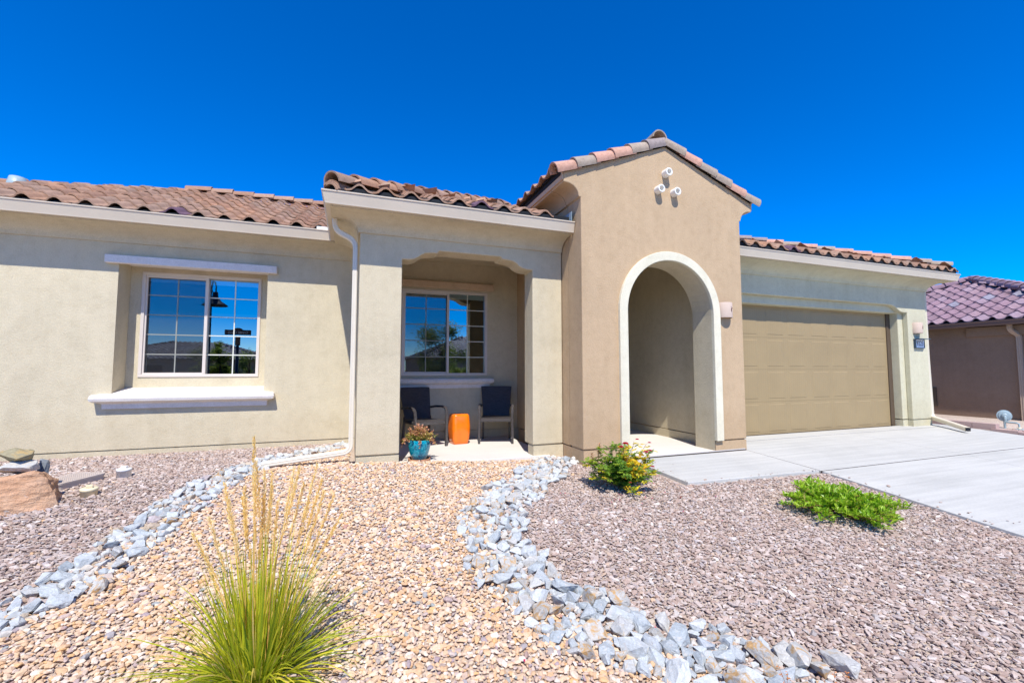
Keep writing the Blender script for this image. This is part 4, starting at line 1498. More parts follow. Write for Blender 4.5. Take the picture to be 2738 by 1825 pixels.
# ------------------------------------------------------------------ porch furniture
def rounded_panel(mb, w_bot, w_top, z0, z1, y0, y1, th, bow=.02, nx=8, nz=8):
    """slightly bowed backrest leaning from (y0,z0) to (y1,z1)"""
    F, Bk = [], []
    for j in range(nz + 1):
        t_ = j / nz
        wz = w_bot + (w_top - w_bot) * t_
        for i in range(nx + 1):
            s = -1 + 2 * i / nx
            x = s * wz / 2
            y = y0 + (y1 - y0) * t_ + bow * (s * s) * -1 + bow
            z = z0 + (z1 - z0) * t_ - (.012 * s ** 4 * (t_ == 1)) + (.008 * (1 - s * s) * t_ * -1)
            F.append((x, y, z))
            Bk.append((x, y + th, z + .004))
    n = len(F)
    fs = []
    c = nx + 1
    for j in range(nz):
        for i in range(nx):
            a = j * c + i
            fs.append((a, a + 1, a + c + 1, a + c))
            fs.append((a + n, a + c + n, a + c + 1 + n, a + 1 + n))
    for i in range(nx):
        fs.append((i, i + n, i + 1 + n, i + 1))
        a = nz * c + i
        fs.append((a, a + 1, a + 1 + n, a + n))
    for j in range(nz):
        a = j * c
        fs.append((a, a + c, a + c + n, a + n))
        a = j * c + nx
        fs.append((a, a + n, a + c + n, a + c))
    mb.add(F + Bk, fs, 0, False)

def patio_chair():
    """faces -Y, origin on the floor midway between the front legs"""
    root = empty('patio_chair')
    hw = .262
    mb = MB()
    mb.box(-hw + .01, hw - .01, -.015, .475, .355, .405)
    s = mb.build('seat', M['wicker'], root)
    bevel(s, .014, 3, 40)
    mb = MB()
    rounded_panel(mb, .46, .545, .405, .925, .445, .585, .028)
    b_ = mb.build('backrest', M['wicker'], root)
    bevel(b_, .008, 2, 40)
    for sgn in (-1, 1):
        mb = MB()
        x = sgn * (hw + .012)
        pts = [(sgn * .258, .50, .585), (x, .36, .607), (x + sgn * .004, .15, .618), (x + sgn * .004, .05, .606), (x, .002, .565), (x - sgn * .003, -.012, .50), (x - sgn * .006, -.008, .40)]
        mb.rect_tube(pts, .021, .017, (1, 0, 0))
        a = mb.build('armrest', M['wicker'], root)
        bevel(a, .007, 2, 40)
        mb = MB()
        mb.rect_tube([(x - sgn * .006, -.006, .41), (x, 0, .2), (x, 0, 0)], .018, .018, (1, 0, 0))
        l_ = mb.build('leg', M['wicker'], root)
        mb = MB()
        mb.rect_tube([(sgn * .225, .475, .45), (sgn * .228, .50, .25), (sgn * .232, .545, 0)], .016, .016, (1, 0, 0))
        l_ = mb.build('leg', M['wicker'], root)
    return root
ch1 = patio_chair()
ch1.location = (2.262, 6.91, 0.001)
ch1.rotation_euler = (0, 0, -.33)
tag(ch1, 'dark wicker armchair right of the orange stool, woven seat in the sun', 'patio chair', 'wicker patio chairs on the porch')
ch2 = copy_tree(ch1)
ch2.location = (1.195, 6.91, 0.001)
ch2.rotation_euler = (0, 0, .31)
tag(ch2, 'dark wicker armchair half hidden by the porch pillar, behind the blue pot', 'patio chair', 'wicker patio chairs on the porch')

def squircle(a, r, p):
    c, s = math.cos(a), math.sin(a)
    k = (abs(c) ** p + abs(s) ** p) ** (-1 / p)
    return r * k * c, r * k * s
mb = MB()
pr = [(0, 0), (.126, 0), (.131, .006), (.143, .07), (.154, .17), (.157, .245), (.155, .32), (.147, .41), (.140, .456), (.130, .477), (.112, .484), (0, .485)]
n = 40
vs, fs = [], []
for j in range(n):
    a = 2 * math.pi * j / n
    for r_, z_ in pr:
        x_, y_ = squircle(a, r_, 6.5)
        vs.append((x_, y_, z_))
m = len(pr)
for j in range(n):
    for i in range(m - 1):
        k = (j + 1) % n
        fs.append((j * m + i, k * m + i, k * m + i + 1, j * m + i + 1))
mb.add(vs, fs, 0, True)
o = mb.build('garden_stool', M['orange'])
o.location = (1.71, 7.20, .001)
o.rotation_euler = (0, 0, .12)
tag(o, 'glossy orange ceramic garden stool between the two dark chairs', 'garden stool')

mb = MB()
mb.lathe([(0, 0), (.125, 0), (.142, .012), (.150, .034), (.143, .036), (.132, .018), (0, .016)], (0, 0, 0), 36)
o = mb.build('plant_saucer', M['clay'])
o.location = (.885, 6.00, .001)
tag(o, 'round terracotta saucer under the turquoise pot', 'saucer')

def leaf_mesh(mb, p, d, up, L, W, rnd, bend=.15, tip=.5):
    """one leaf: two quads folded along the midrib"""
    d = Vector(d).normalized()
    up = Vector(up)
    s = d.cross(up)
    s = s.normalized() if s.length > 1e-5 else d.orthogonal().normalized()
    u = s.cross(d)
    p = Vector(p)
    m_ = p + d * (L * tip) + u * (bend * L * .4)
    e = p + d * L - u * (bend * L * .3)
    a = m_ + s * W / 2 + u * W * .12
    b_ = m_ - s * W / 2 + u * W * .12
    mb.add([p, a, e, b_], [(0, 1, 2), (0, 2, 3)], rnd)

POT = empty('flower_pot', (.885, 6.00, .019))
tag(POT, 'turquoise speckled glazed pot of bronze pink leaves by the porch pillar', 'flower pot')
mb = MB()
mb.lathe([(0, .0), (.088, .0), (.096, .006), (.128, .09), (.147, .17), (.149, .215), (.141, .250), (.137, .262), (.124, .262), (.128, .235), (.125, .20)], (0, 0, 0), 44)
mb.build('pot', M['glaze'], POT)
mb = MB()
mb.lathe([(.0, .235), (.127, .222)], (0, 0, 0), 24)
mb.build('potting_soil', M['soil'], POT)
rg = random.Random(77)
mb = MB()
st = MB()
for k in range(95):
    a = rg.uniform(0, 2 * math.pi)
    q = rg.random() ** .6
    rr = .125 * q
    base = Vector((rr * .6 * math.cos(a), rr * .6 * math.sin(a), .235))
    lean = Vector((math.cos(a), math.sin(a), 0)) * (.11 * q * rg.uniform(.6, 1.45))
    hgt = rg.uniform(.06, .20) * (1.15 - .75 * q * q) + .02
    tipp = base + lean + Vector((0, 0, hgt))
    if a > 5.4 or a < .7: tipp.x += .03 * q
    st.tube([base, (base + tipp) / 2 + Vector((0, 0, .02)), tipp], [.003, .003, .002], 5)
    for j in range(rg.randint(9, 15)):
        f = rg.uniform(.35, 1.0)
        pos = base.lerp(tipp, f)
        b2 = rg.uniform(0, 6.28)
        el = rg.uniform(-.2, 1.0)
        dd = Vector((math.cos(b2) * math.cos(el), math.sin(b2) * math.cos(el), math.sin(el)))
        tint = min(1, max(.02, (.25 + .75 * f) * rg.uniform(.5, 1.1) - (.3 if hgt < .12 else 0)))
        leaf_mesh(mb, pos, dd, (0, 0, 1), rg.uniform(.022, .038), rg.uniform(.016, .026), tint, .3, .62)
for k in range(7):    # trailing shoots over the rim
    a = (2.6, 3.0, 3.5, 4.6, 5.6, 6.0, .2)[k]
    c, s = math.cos(a), math.sin(a)
    L = rg.uniform(.20, .27)
    p0 = Vector((.11 * c, .11 * s, .25))
    p1 = Vector((L * .8 * c, L * .8 * s, .27))
    p2 = Vector((L * c, L * s, rg.uniform(.17, .24)))
    st.tube([p0, p1, p2], [.003, .003, .002], 5)
    for j in range(26):
        f = rg.uniform(.3, 1)
        pos = p0.lerp(p1, min(1, f * 1.4)) if f < .7 else p1.lerp(p2, (f - .7) / .3)
        b2 = rg.uniform(0, 6.28)
        el = rg.uniform(-.8, .9)
        leaf_mesh(mb, pos, (math.cos(b2) * math.cos(el), math.sin(b2) * math.cos(el), math.sin(el)), (0, 0, 1), rg.uniform(.02, .036), rg.uniform(.015, .024), rg.uniform(.4, 1), .3, .62)
mb.build('foliage', M['succulent'], POT)
st.build('stems', M['redstem'], POT)

# ------------------------------------------------------------------ boulder and its stacked stones
def hull_rock(pts, name, mat, jitter_seed=0, bev=.0):
    bm = bmesh.new()
    for p in pts: bm.verts.new(p)
    r = bmesh.ops.convex_hull(bm, input=bm.verts)
    junk = [v for v in bm.verts if not v.link_faces]
    bmesh.ops.delete(bm, geom=junk, context='VERTS')
    me = bpy.data.meshes.new(name)
    bm.to_mesh(me)
    bm.free()
    return me

def carve(me, subd, amp, freq, seed):
    """subdivide and roughen a hull so that faces break up into facets"""
    bm = bmesh.new()
    bm.from_mesh(me)
    for _ in range(subd):
        bmesh.ops.subdivide_edges(bm, edges=bm.edges[:], cuts=1, use_grid_fill=True)
        bmesh.ops.triangulate(bm, faces=bm.faces[:])
    from mathutils import noise as mn
    bm.normal_update()
    off = Vector((seed * 3.7, seed * 1.3, seed * 2.9))
    for v in bm.verts:
        n1 = mn.noise(v.co * freq + off)
        n2 = mn.noise(Vector((v.co.x * freq * 2.1, v.co.y * freq * 2.1, v.co.z * freq * 5)) + off)
        v.co += v.normal * (amp * n1 + amp * .55 * n2)
    bm.to_mesh(me)
    bm.free()
    return me

bx, by, bz = -2.695, 5.13, -.015
B_ = [(-.62, -.16, -.10), (.26, -.17, -.13), (.30, -.05, -.12), (.24, .22, -.10), (-.65, .30, -.10),
      (.27, -.15, -.01), (.315, -.07, .0), (.265, -.04, .14), (.20, -.03, .26), (.115, -.03, .345), (.08, .16, .29), (.17, .20, .22), (-.08, -.03, .30), (-.3, .03, .26), (-.3, .24, .25),
      (-.66, -.10, .18), (-.60, .24, .22), (.0, -.20, .10), (-.5, -.21, .12), (.18, -.13, .14)]
me = hull_rock([(x + 0, y, z) for x, y, z in B_], 'boulder', None)
me = carve(me, 5, .020, 5.5, 3)
o = link_mesh('boulder', me, M['sandstone'])
o.location = (bx, by, bz)
tag(o, 'big orange sandstone boulder with pale specks at the left edge', 'boulder')

def stone(name, size, loc, rot, mat, seed, npts=16, label='', cat='rock', group=None, subd=2, amp=.006):
    r_ = random.Random(seed)
    pts = []
    big = max(size)
    size = tuple(q_ / big for q_ in size)
    for _ in range(npts):
        v = Vector((r_.gauss(0, 1), r_.gauss(0, 1), r_.gauss(0, 1))).normalized()
        p_ = 5.0
        k = (abs(v.x) ** p_ + abs(v.y) ** p_ + abs(v.z) ** p_) ** (-1 / p_)
        k *= r_.uniform(.8, 1.0)
        pts.append((v.x * k * size[0], v.y * k * size[1], v.z * k * size[2]))
    me = hull_rock(pts, name, None)
    if subd: me = carve(me, subd, .055, 2.6, seed)
    o = link_mesh(name, me, mat)
    o.scale = (big, big, big)
    o.location = loc
    o.rotation_euler = rot
    return tag(o, label, cat, group)
stone('rock', (.15, .12, .072), (-2.765, 5.225, .340), (.06, -.12, .15), M['rockwhite'], 5, 18, 'pale flat rock lying on the boulder beneath the olive rock')
stone('rock', (.135, .105, .064), (-2.80, 5.24, .443), (.05, .06, -.1), M['olive'], 9, 18, 'olive brown rock on top of the stones stacked on the boulder')
stone('rock', (.11, .10, .07), (-2.98, 5.21, .315), (.1, .05, .4), M['olive'], 14, 16, 'small brown rock at the very edge, left of the pale flat rock')
stone('rock', (.066, .10, .17), (-2.70, 5.42, .215), (.1, .12, .2), M['slate'], 22, 18, 'dark blue slate rock standing behind the boulder')

# ------------------------------------------------------------------ irrigation box and cleanout caps
VB = empty('valve_box', (-2.63, 5.72, .07))
tag(VB, 'tan plastic irrigation valve box sunk in the gravel behind the boulder', 'valve box')
VB.rotation_euler = (0, 0, -.38 + math.pi / 2)
def rrect(hx, hy, r, n=5):
    p_ = []
    for cx_, cy_, a0 in ((hx - r, hy - r, 0), (-hx + r, hy - r, 90), (-hx + r, -hy + r, 180), (hx - r, -hy + r, 270)):
        p_ += [(cx_ + r * math.cos(R(a0 + 90 * i / n)), cy_ + r * math.sin(R(a0 + 90 * i / n))) for i in range(n + 1)]
    return p_
mb = MB()
mb.prism_z(rrect(.245, .155, .05), -.10, .042)
o = mb.build('box', M['box'], VB)
mb = MB()
mb.prism_z(rrect(.25, .16, .05), .044, .062)
for i in range(-10, 11):
    for j in range(-6, 7):
        mb.box(i * .021 - .007, i * .021 + .007, j * .021 - .0025, j * .021 + .0025, .062, .0638)
o = mb.build('lid', M['box'], VB)

def cleanout(mat):
    root = empty('cleanout_cap')
    mb = MB()
    mb.lathe([(.062, -.12), (.062, .062), (.066, .062), (.066, .082), (.060, .088), (0, .088)], (0, 0, 0), 28)
    mb.build('pipe', mat, root)
    mb = MB()
    mb.box(-.024, .024, -.024, .024, .088, .112)
    o = mb.build('plug', mat, root)
    bevel(o, .003, 2, 40)
    return root
c1 = cleanout(M['pvc'])
c1.location = (-2.25, 5.89, .075)
tag(c1, 'white plastic cleanout cap in the mauve gravel nearest the house wall', 'cleanout cap', 'plastic cleanout caps')
c2 = cleanout(M['pvc2'])
c2.location = (-2.265, 5.26, .03)
c2.rotation_euler = (.05, 0, .4)
tag(c2, 'yellowed cream cleanout cap beside the tan valve box', 'cleanout cap', 'plastic cleanout caps')

# ------------------------------------------------------------------ rose bush
def rose():
    root = empty('rose_bush', (2.89, 4.27, g(2.89, 4.27)))
    tag(root, 'low rose bush with green and yellow leaves and red blooms', 'rose bush')
    rg = random.Random(5)
    stems, green, yel = MB(), MB(), MB()
    tips = []
    for k in range(64):
        a = rg.uniform(0, 2 * math.pi)
        q = rg.random() ** .5
        L = .40 * q
        tip = Vector((L * math.cos(a) * 1.08, L * math.sin(a) * .85, rg.uniform(.14, .47) * (1 - .52 * q * q) + .03))
        if k == 0: tip = Vector((-.28, -.02, .47))
        if k == 1: tip = Vector((-.37, .02, .36))
        if k == 2: tip = Vector((.34, .0, .47))
        if k == 3: tip = Vector((.17, .0, .51))
        if k == 4: tip = Vector((.40, 0, .40))
        if k == 5: tip = Vector((-.05, -.33, .03))
        if k == 6: tip = Vector((.44, -.02, .28))
        if k == 7: tip = Vector((.02, 0, .49))
        base = Vector((rg.uniform(-.05, .05), rg.uniform(-.05, .05), 0))
        mid = base.lerp(tip, .5) + Vector((rg.uniform(-.03, .03), rg.uniform(-.03, .03), .05))
        stems.tube([base, mid, tip], [.006, .004, .002], 5)
        tips.append(tip)
        ns = int(15 + 14 * q)
        for j in range(ns):
            f = rg.uniform(.22, 1.0)
            pos = base.lerp(mid, f * 2) if f < .5 else mid.lerp(tip, f * 2 - 1)
            b2 = rg.uniform(0, 6.28)
            el = rg.uniform(-.4, .8)
            d = Vector((math.cos(b2) * math.cos(el), math.sin(b2) * math.cos(el), math.sin(el)))
            L2 = rg.uniform(.035, .075)
            end = pos + d * L2
            side = d.cross(Vector((0, 0, 1))).normalized()
            isy = (end.x > .0 and end.z > .17 and rg.random() < .72) or (end.x < -.28 and .12 < end.z < .26 and rg.random() < .4) or (end.y < -.18 and end.z < .17 and abs(end.x + .05) < .10 and rg.random() < .6)
            tgt = yel if isy else green
            rn = rg.random() if isy else min(1, max(0.01, rg.random() * .55 + .5 * (end.z / .5) ** 1.5 * rg.random() + (.2 if end.x < -.2 else 0)))
            for (ff, sg) in ((1, 0), (.72, 1), (.72, -1), (.38, 1), (.38, -1)):
                dd = d + side * sg * 1.0
                leaf_mesh(tgt, pos + d * L2 * ff, dd, (0, 0, 1), rg.uniform(.030, .046), rg.uniform(.020, .030), min(1, max(.01, rn + rg.uniform(-.1, .1))), rg.uniform(0, .4), .5)
    for _ in range(7):   # reddish young shoots, upper left
        pass
    stems.build('stems', M['stem'], root)
    green.build('green_leaves', M['roseleaf'], root)
    yel.build('yellow_leaves', M['roseyellow'], root)
    def bloom(loc, s, rn):
        mb = MB()
        for k in range(14):
            a = 2.4 * k
            el = .10 + .095 * k
            d = Vector((math.cos(a) * math.cos(el), math.sin(a) * math.cos(el), math.sin(el)))
            leaf_mesh(mb, Vector(loc), d, (0, 0, 1), s * (1.0 - .03 * k), s * .95, min(1, rn + .02 * k), .5, .6)
        return mb.build('flower', M['rosered'], root)
    for loc, s, rn in (((.0, -.08, .50), .042, .02), ((-.045, -.06, .465), .034, .03), ((.21, -.16, .41), .034, .6), ((.20, -.02, .53), .024, .5), ((.36, -.03, .485), .024, .65), ((.345, -.06, .40), .028, .6), ((.22, -.26, .27), .026, .02), ((-.10, -.30, .14), .018, .1)):
        bloom(loc, s, rn)
        MBs = MB()
    for c in ((-.28, 0, .45), (-.37, .02, .35), (-.31, -.02, .40)):   # bronze new growth
        mb = MB()
        mb.tube([Vector(c) + Vector((0, 0, -.06)), Vector(c) + Vector((0, 0, .06))], [.003, .0015], 5)
        for k in range(30):
            p_ = Vector(c) + Vector((0, 0, -.05 + .11 * k / 30))
            b2 = rg.uniform(0, 6.28)
            leaf_mesh(mb, p_, (math.cos(b2), math.sin(b2), rg.uniform(.2, 1.2)), (0, 0, 1), .026, .010, rg.uniform(.6, .8), .2, .5)
        mb.build('young_shoot', M['succulent'], root)
rose()

# ------------------------------------------------------------------ trailing shrub beside the driveway
def trailing():
    cx_, cy_ = 4.67, 3.0
    root = empty('trailing_shrub', (cx_, cy_, g(cx_, cy_)))
    tag(root, 'bright green trailing shrub spreading over mauve gravel by the driveway', 'shrub')
    rg = random.Random(8)
    lv, st = MB(), MB()
    hull = [(-.57, .28), (-.38, .39), (.0, .50), (.35, .79), (.30, .52), (.46, .50), (.51, .28), (.62, .11), (.47, -.26), (.22, -.29), (-.18, -.46), (-.21, -.34), (-.29, -.18), (-.55, -.08), (-.55, .09)]
    def inside(x, y):
        c = False
        n = len(hull)
        for i in range(n):
            (xa, ya), (xb, yb) = hull[i], hull[(i + 1) % n]
            if (ya > y) != (yb > y) and x < (xb - xa) * (y - ya) / (yb - ya) + xa:
                c = not c
        return c
    root_pt = Vector((.02, .15, .02))
    ends = []
    while len(ends) < 175:
        x, y = rg.uniform(-.6, .65), rg.uniform(-.5, .85)
        if inside(x, y): ends.append((x, y))
    ends += [(h[0], h[1]) for h in hull if rg.random() < .9]
    for (x, y) in ends:
        gz = g(cx_ + x, cy_ + y) - g(cx_, cy_)
        end = Vector((x, y, gz + rg.uniform(.04, .24) * (1 - .55 * math.hypot(x, y))))
        start = root_pt.lerp(end, rg.uniform(.15, .45))
        start.z = gz * .5 + .02
        d = end - start
        mid = start.lerp(end, .55) + Vector((0, 0, .025))
        st.tube([start, mid, end], [.003, .0025, .0015], 4)
        nl = int(10 + d.length * 50)
        for j in range(nl):
            f = .2 + .8 * (j + rg.random()) / nl
            pos = start.lerp(mid, f * 2) if f < .5 else mid.lerp(end, f * 2 - 1)
            a = rg.uniform(0, 6.28)
            fw = d.normalized() if d.length > 1e-4 else Vector((1, 0, 0))
            dd = fw * rg.uniform(.2, 1) + Vector((math.cos(a), math.sin(a), 0)) * .8 + Vector((0, 0, rg.uniform(.15, 1.1)))
            leaf_mesh(lv, pos, dd, (0, 0, 1), rg.uniform(.046, .080), rg.uniform(.017, .027), rg.random() ** .8 * .93 if rg.random() < .96 else rg.uniform(.95, 1), rg.uniform(0, .3), .65)
    lv.build('foliage', M['cover'], root)
    st.build('stems', M['redstem'], root)
trailing()

# ------------------------------------------------------------------ feather grass
def grass_clump():
    gx, gy = -.40, 2.52
    root = empty('feather_grass', (gx, gy, g(gx, gy)))
    tag(root, 'clump of feather reed grass with tall golden plumes on the tan gravel', 'ornamental grass')
    rg = random.Random(12)
    bl = MB()
    def blade(base, dirv, L, W, droop, rnd, n=6):
        p = Vector(base)
        d = Vector(dirv).normalized()
        pts = [p.copy()]
        for i in range(n):
            d = (d + Vector((0, 0, -droop * (i + 1) / n))).normalized()
            p = p + d * L / n
            pts.append(p.copy())
        s = d.cross(Vector((0, 0, 1)))
        s = s.normalized() if s.length > 1e-4 else Vector((1, 0, 0))
        tw = rg.uniform(-.9, .9)
        vs = []
        for i, q in enumerate(pts):
            t_ = i / n
            w = W * (1 - t_ ** 2.2) * .5 + .0003
            sd = (s * math.cos(tw * t_) + Vector((0, 0, 1)) * math.sin(tw * t_)).normalized()
            vs += [q + sd * w, q - sd * w]
        bl.add(vs, [(2 * i, 2 * i + 1, 2 * i + 3, 2 * i + 2) for i in range(n)], rnd, True)
    for k in range(760):
        a = rg.uniform(0, 2 * math.pi)
        rr = .12 * math.sqrt(rg.random())
        tilt = abs(rg.gauss(.30, .30)) if k % 3 else rg.uniform(.7, 1.45)
        tilt = min(tilt, 1.45)
        out = Vector((math.cos(a), math.sin(a), 0))
        base = (rr * math.cos(a), rr * math.sin(a), 0)
        d = out * math.sin(tilt) + Vector((0, 0, math.cos(tilt)))
        L = rg.uniform(.26, .60) * (1.06 - .06 * tilt) * (1.15 if tilt < .35 else 1)
        blade(base, d, L, rg.uniform(.006, .0125), rg.uniform(.05, .32) * (.5 + tilt), min(1, max(.01, rg.betavariate(2, 2.4) + (.25 if rg.random() < .12 else 0))))
    for k in range(60):    # dry stubble in the heart
        a = rg.uniform(0, 2 * math.pi)
        rr = .12 * math.sqrt(rg.random())
        blade((rr * math.cos(a), rr * math.sin(a), 0), (math.cos(a) * .5, math.sin(a) * .5, 1), rg.uniform(.12, .4), .006, .1, rg.uniform(.92, 1))
    bl.build('blades', M['blade'], root)
    st, pl = MB(), MB()
    spots = [(-.30, .72), (-.20, .82), (-.06, 1.16), (-.03, 1.06), (-.01, 1.02), (.01, 1.00), (.03, .97), (-.09, .92), (-.13, .90), (-.18, .93), (-.11, .86), (.06, .95), (.12, .98), (.17, 1.0),
             (.15, .93), (.19, .90), (.24, .99), (.26, .92), (.21, .85), (.28, .88), (.33, .84), (.38, .74), (.02, .88), (-.05, .90), (.09, .86), (-.26, .62)]
    for (dx, h_) in spots:
        b_ = Vector((dx * .18 + rg.uniform(-.05, .05), rg.uniform(-.07, .07), 0))
        tip = Vector((dx + rg.uniform(-.012, .012), rg.uniform(-.12, .12), h_))
        mid = b_.lerp(tip, .55) + Vector((-dx * .06, 0, .02))
        hl = rg.uniform(.24, .34)
        st.tube([b_, mid, tip], [.0022, .0018, .0008], 5)
        dv = (tip - mid).normalized()
        nn = int(hl * 700)
        rn0 = rg.uniform(.2, .75)
        for j in range(nn):
            f = j / nn
            pos = tip - dv * (hl * (1 - f))
            wd = .014 * (math.sin(math.pi * min(1, f * .9 + .08)) ** .7) + .002
            a = rg.uniform(0, 6.28)
            o_ = dv.orthogonal().normalized()
            o_ = Matrix.Rotation(a, 3, dv) @ o_
            leaf_mesh(pl, pos + o_ * wd * rg.uniform(0, .4), dv * 1.5 + o_ * rg.uniform(.3, 1.0), o_, rg.uniform(.012, .024), rg.uniform(.003, .0055), min(1, max(.01, rn0 + rg.uniform(-.3, .3))), .1, .5)
    st.build('stalks', M['plume'], root)
    pl.build('plumes', M['plume'], root)
grass_clump()

# dry flower stalks in the lower edge of the rock band
def sprig(x, y, hts, seed, label):
    root = empty('flower_stalks', (x, y, g(x, y)))
    tag(root, label, 'flower stalks', 'dry flower stalks among the rocks')
    rg = random.Random(seed)
    for h_ in hts:
        st, fl = MB(), MB()
        a = rg.uniform(0, 6.28)
        b_ = Vector((rg.uniform(-.05, .05), rg.uniform(-.05, .05), 0))
        tip = b_ + Vector((rg.uniform(-.05, .05), rg.uniform(-.04, .04), h_))
        mid = b_.lerp(tip, .5) + Vector((rg.uniform(-.015, .015), 0, 0))
        st.tube([b_, mid, tip], [.0016, .0014, .0008], 5)
        for j in range(14):
            f = rg.uniform(.4, 1.0)
            pos = b_.lerp(tip, f)
            c = rg.uniform(0, 6.28)
            d = Vector((math.cos(c), math.sin(c), rg.uniform(-.2, .4)))
            leaf_mesh(fl, pos, d, (0, 0, 1), .013, .007, rg.random(), .3, .6)
        st.build('stalk', M['redstem'], root)
        fl.build('florets', M['petalorange'], root)
sprig(1.98, 1.60, (.16, .20, .13), 3, 'thin dry red flower stalks among pale rocks, the cluster nearer the tan gravel')
sprig(2.22, 1.50, (.15, .19, .17, .12), 4, 'thin dry red flower stalks in front of the large mauve streaked rock')

# ------------------------------------------------------------------ loose stones: gravel as ground cover
def proto_collection(name, n, seed, kind, mat):
    col = bpy.data.collections.new(name)
    rg_ = random.Random(seed)
    for k in range(n):
        pts = []
        npt = 13 if kind == 'sharp' else 22
        for _ in range(npt):
            v = Vector((rg_.gauss(0, 1), rg_.gauss(0, 1), rg_.gauss(0, 1))).normalized()
            p_ = 3.2 if kind == 'sharp' else 2.3
            q = (abs(v.x) ** p_ + abs(v.y) ** p_ + abs(v.z) ** p_) ** (-1 / p_) * rg_.uniform(.82, 1)
            pts.append(v * q)
        me = hull_rock(pts, name, None)
        me.materials.append(mat)
        o = bpy.data.objects.new(name, me)
        col.objects.link(o)
    return col

def scatter(name, pts, rots, scls, idx, col, label):
    me = bpy.data.meshes.new(name)
    me.vertices.add(len(pts))
    me.vertices.foreach_set('co', np.asarray(pts, dtype=np.float32).ravel())
    a = me.attributes.new('rot', 'FLOAT_VECTOR', 'POINT')
    a.data.foreach_set('vector', np.asarray(rots, dtype=np.float32).ravel())
    a = me.attributes.new('scl', 'FLOAT_VECTOR', 'POINT')
    a.data.foreach_set('vector', np.asarray(scls, dtype=np.float32).ravel())
    a = me.attributes.new('which', 'INT', 'POINT')
    a.data.foreach_set('value', np.asarray(idx, dtype=np.int32))
    me.update()
    o = link_mesh(name, me)
    tag(o, label, None, None, 'stuff')
    ng = bpy.data.node_groups.new(name, 'GeometryNodeTree')
    ng.interface.new_socket('Geometry', in_out='INPUT', socket_type='NodeSocketGeometry')
    ng.interface.new_socket('Geometry', in_out='OUTPUT', socket_type='NodeSocketGeometry')
    N, L = ng.nodes, ng.links
    gi, go = N.new('NodeGroupInput'), N.new('NodeGroupOutput')
    ip = N.new('GeometryNodeInstanceOnPoints')
    ci = N.new('GeometryNodeCollectionInfo')
    ci.inputs['Collection'].default_value = col
    ci.inputs['Separate Children'].default_value = True
    ci.inputs['Reset Children'].default_value = True
    ip.inputs['Pick Instance'].default_value = True
    def attr(nm, ty):
        n = N.new('GeometryNodeInputNamedAttribute')
        n.data_type = ty
        n.inputs['Name'].default_value = nm
        return n.outputs['Attribute']
    er = N.new('FunctionNodeEulerToRotation')
    L.new(attr('rot', 'FLOAT_VECTOR'), er.inputs[0])
    L.new(gi.outputs[0], ip.inputs['Points'])
    L.new(ci.outputs[0], ip.inputs['Instance'])
    L.new(attr('which', 'INT'), ip.inputs['Instance Index'])
    L.new(er.outputs[0], ip.inputs['Rotation'])
    L.new(attr('scl', 'FLOAT_VECTOR'), ip.inputs['Scale'])
    L.new(ip.outputs[0], go.inputs[0])
    md = o.modifiers.new('scatter', 'NODES')
    md.node_group = ng
    return o

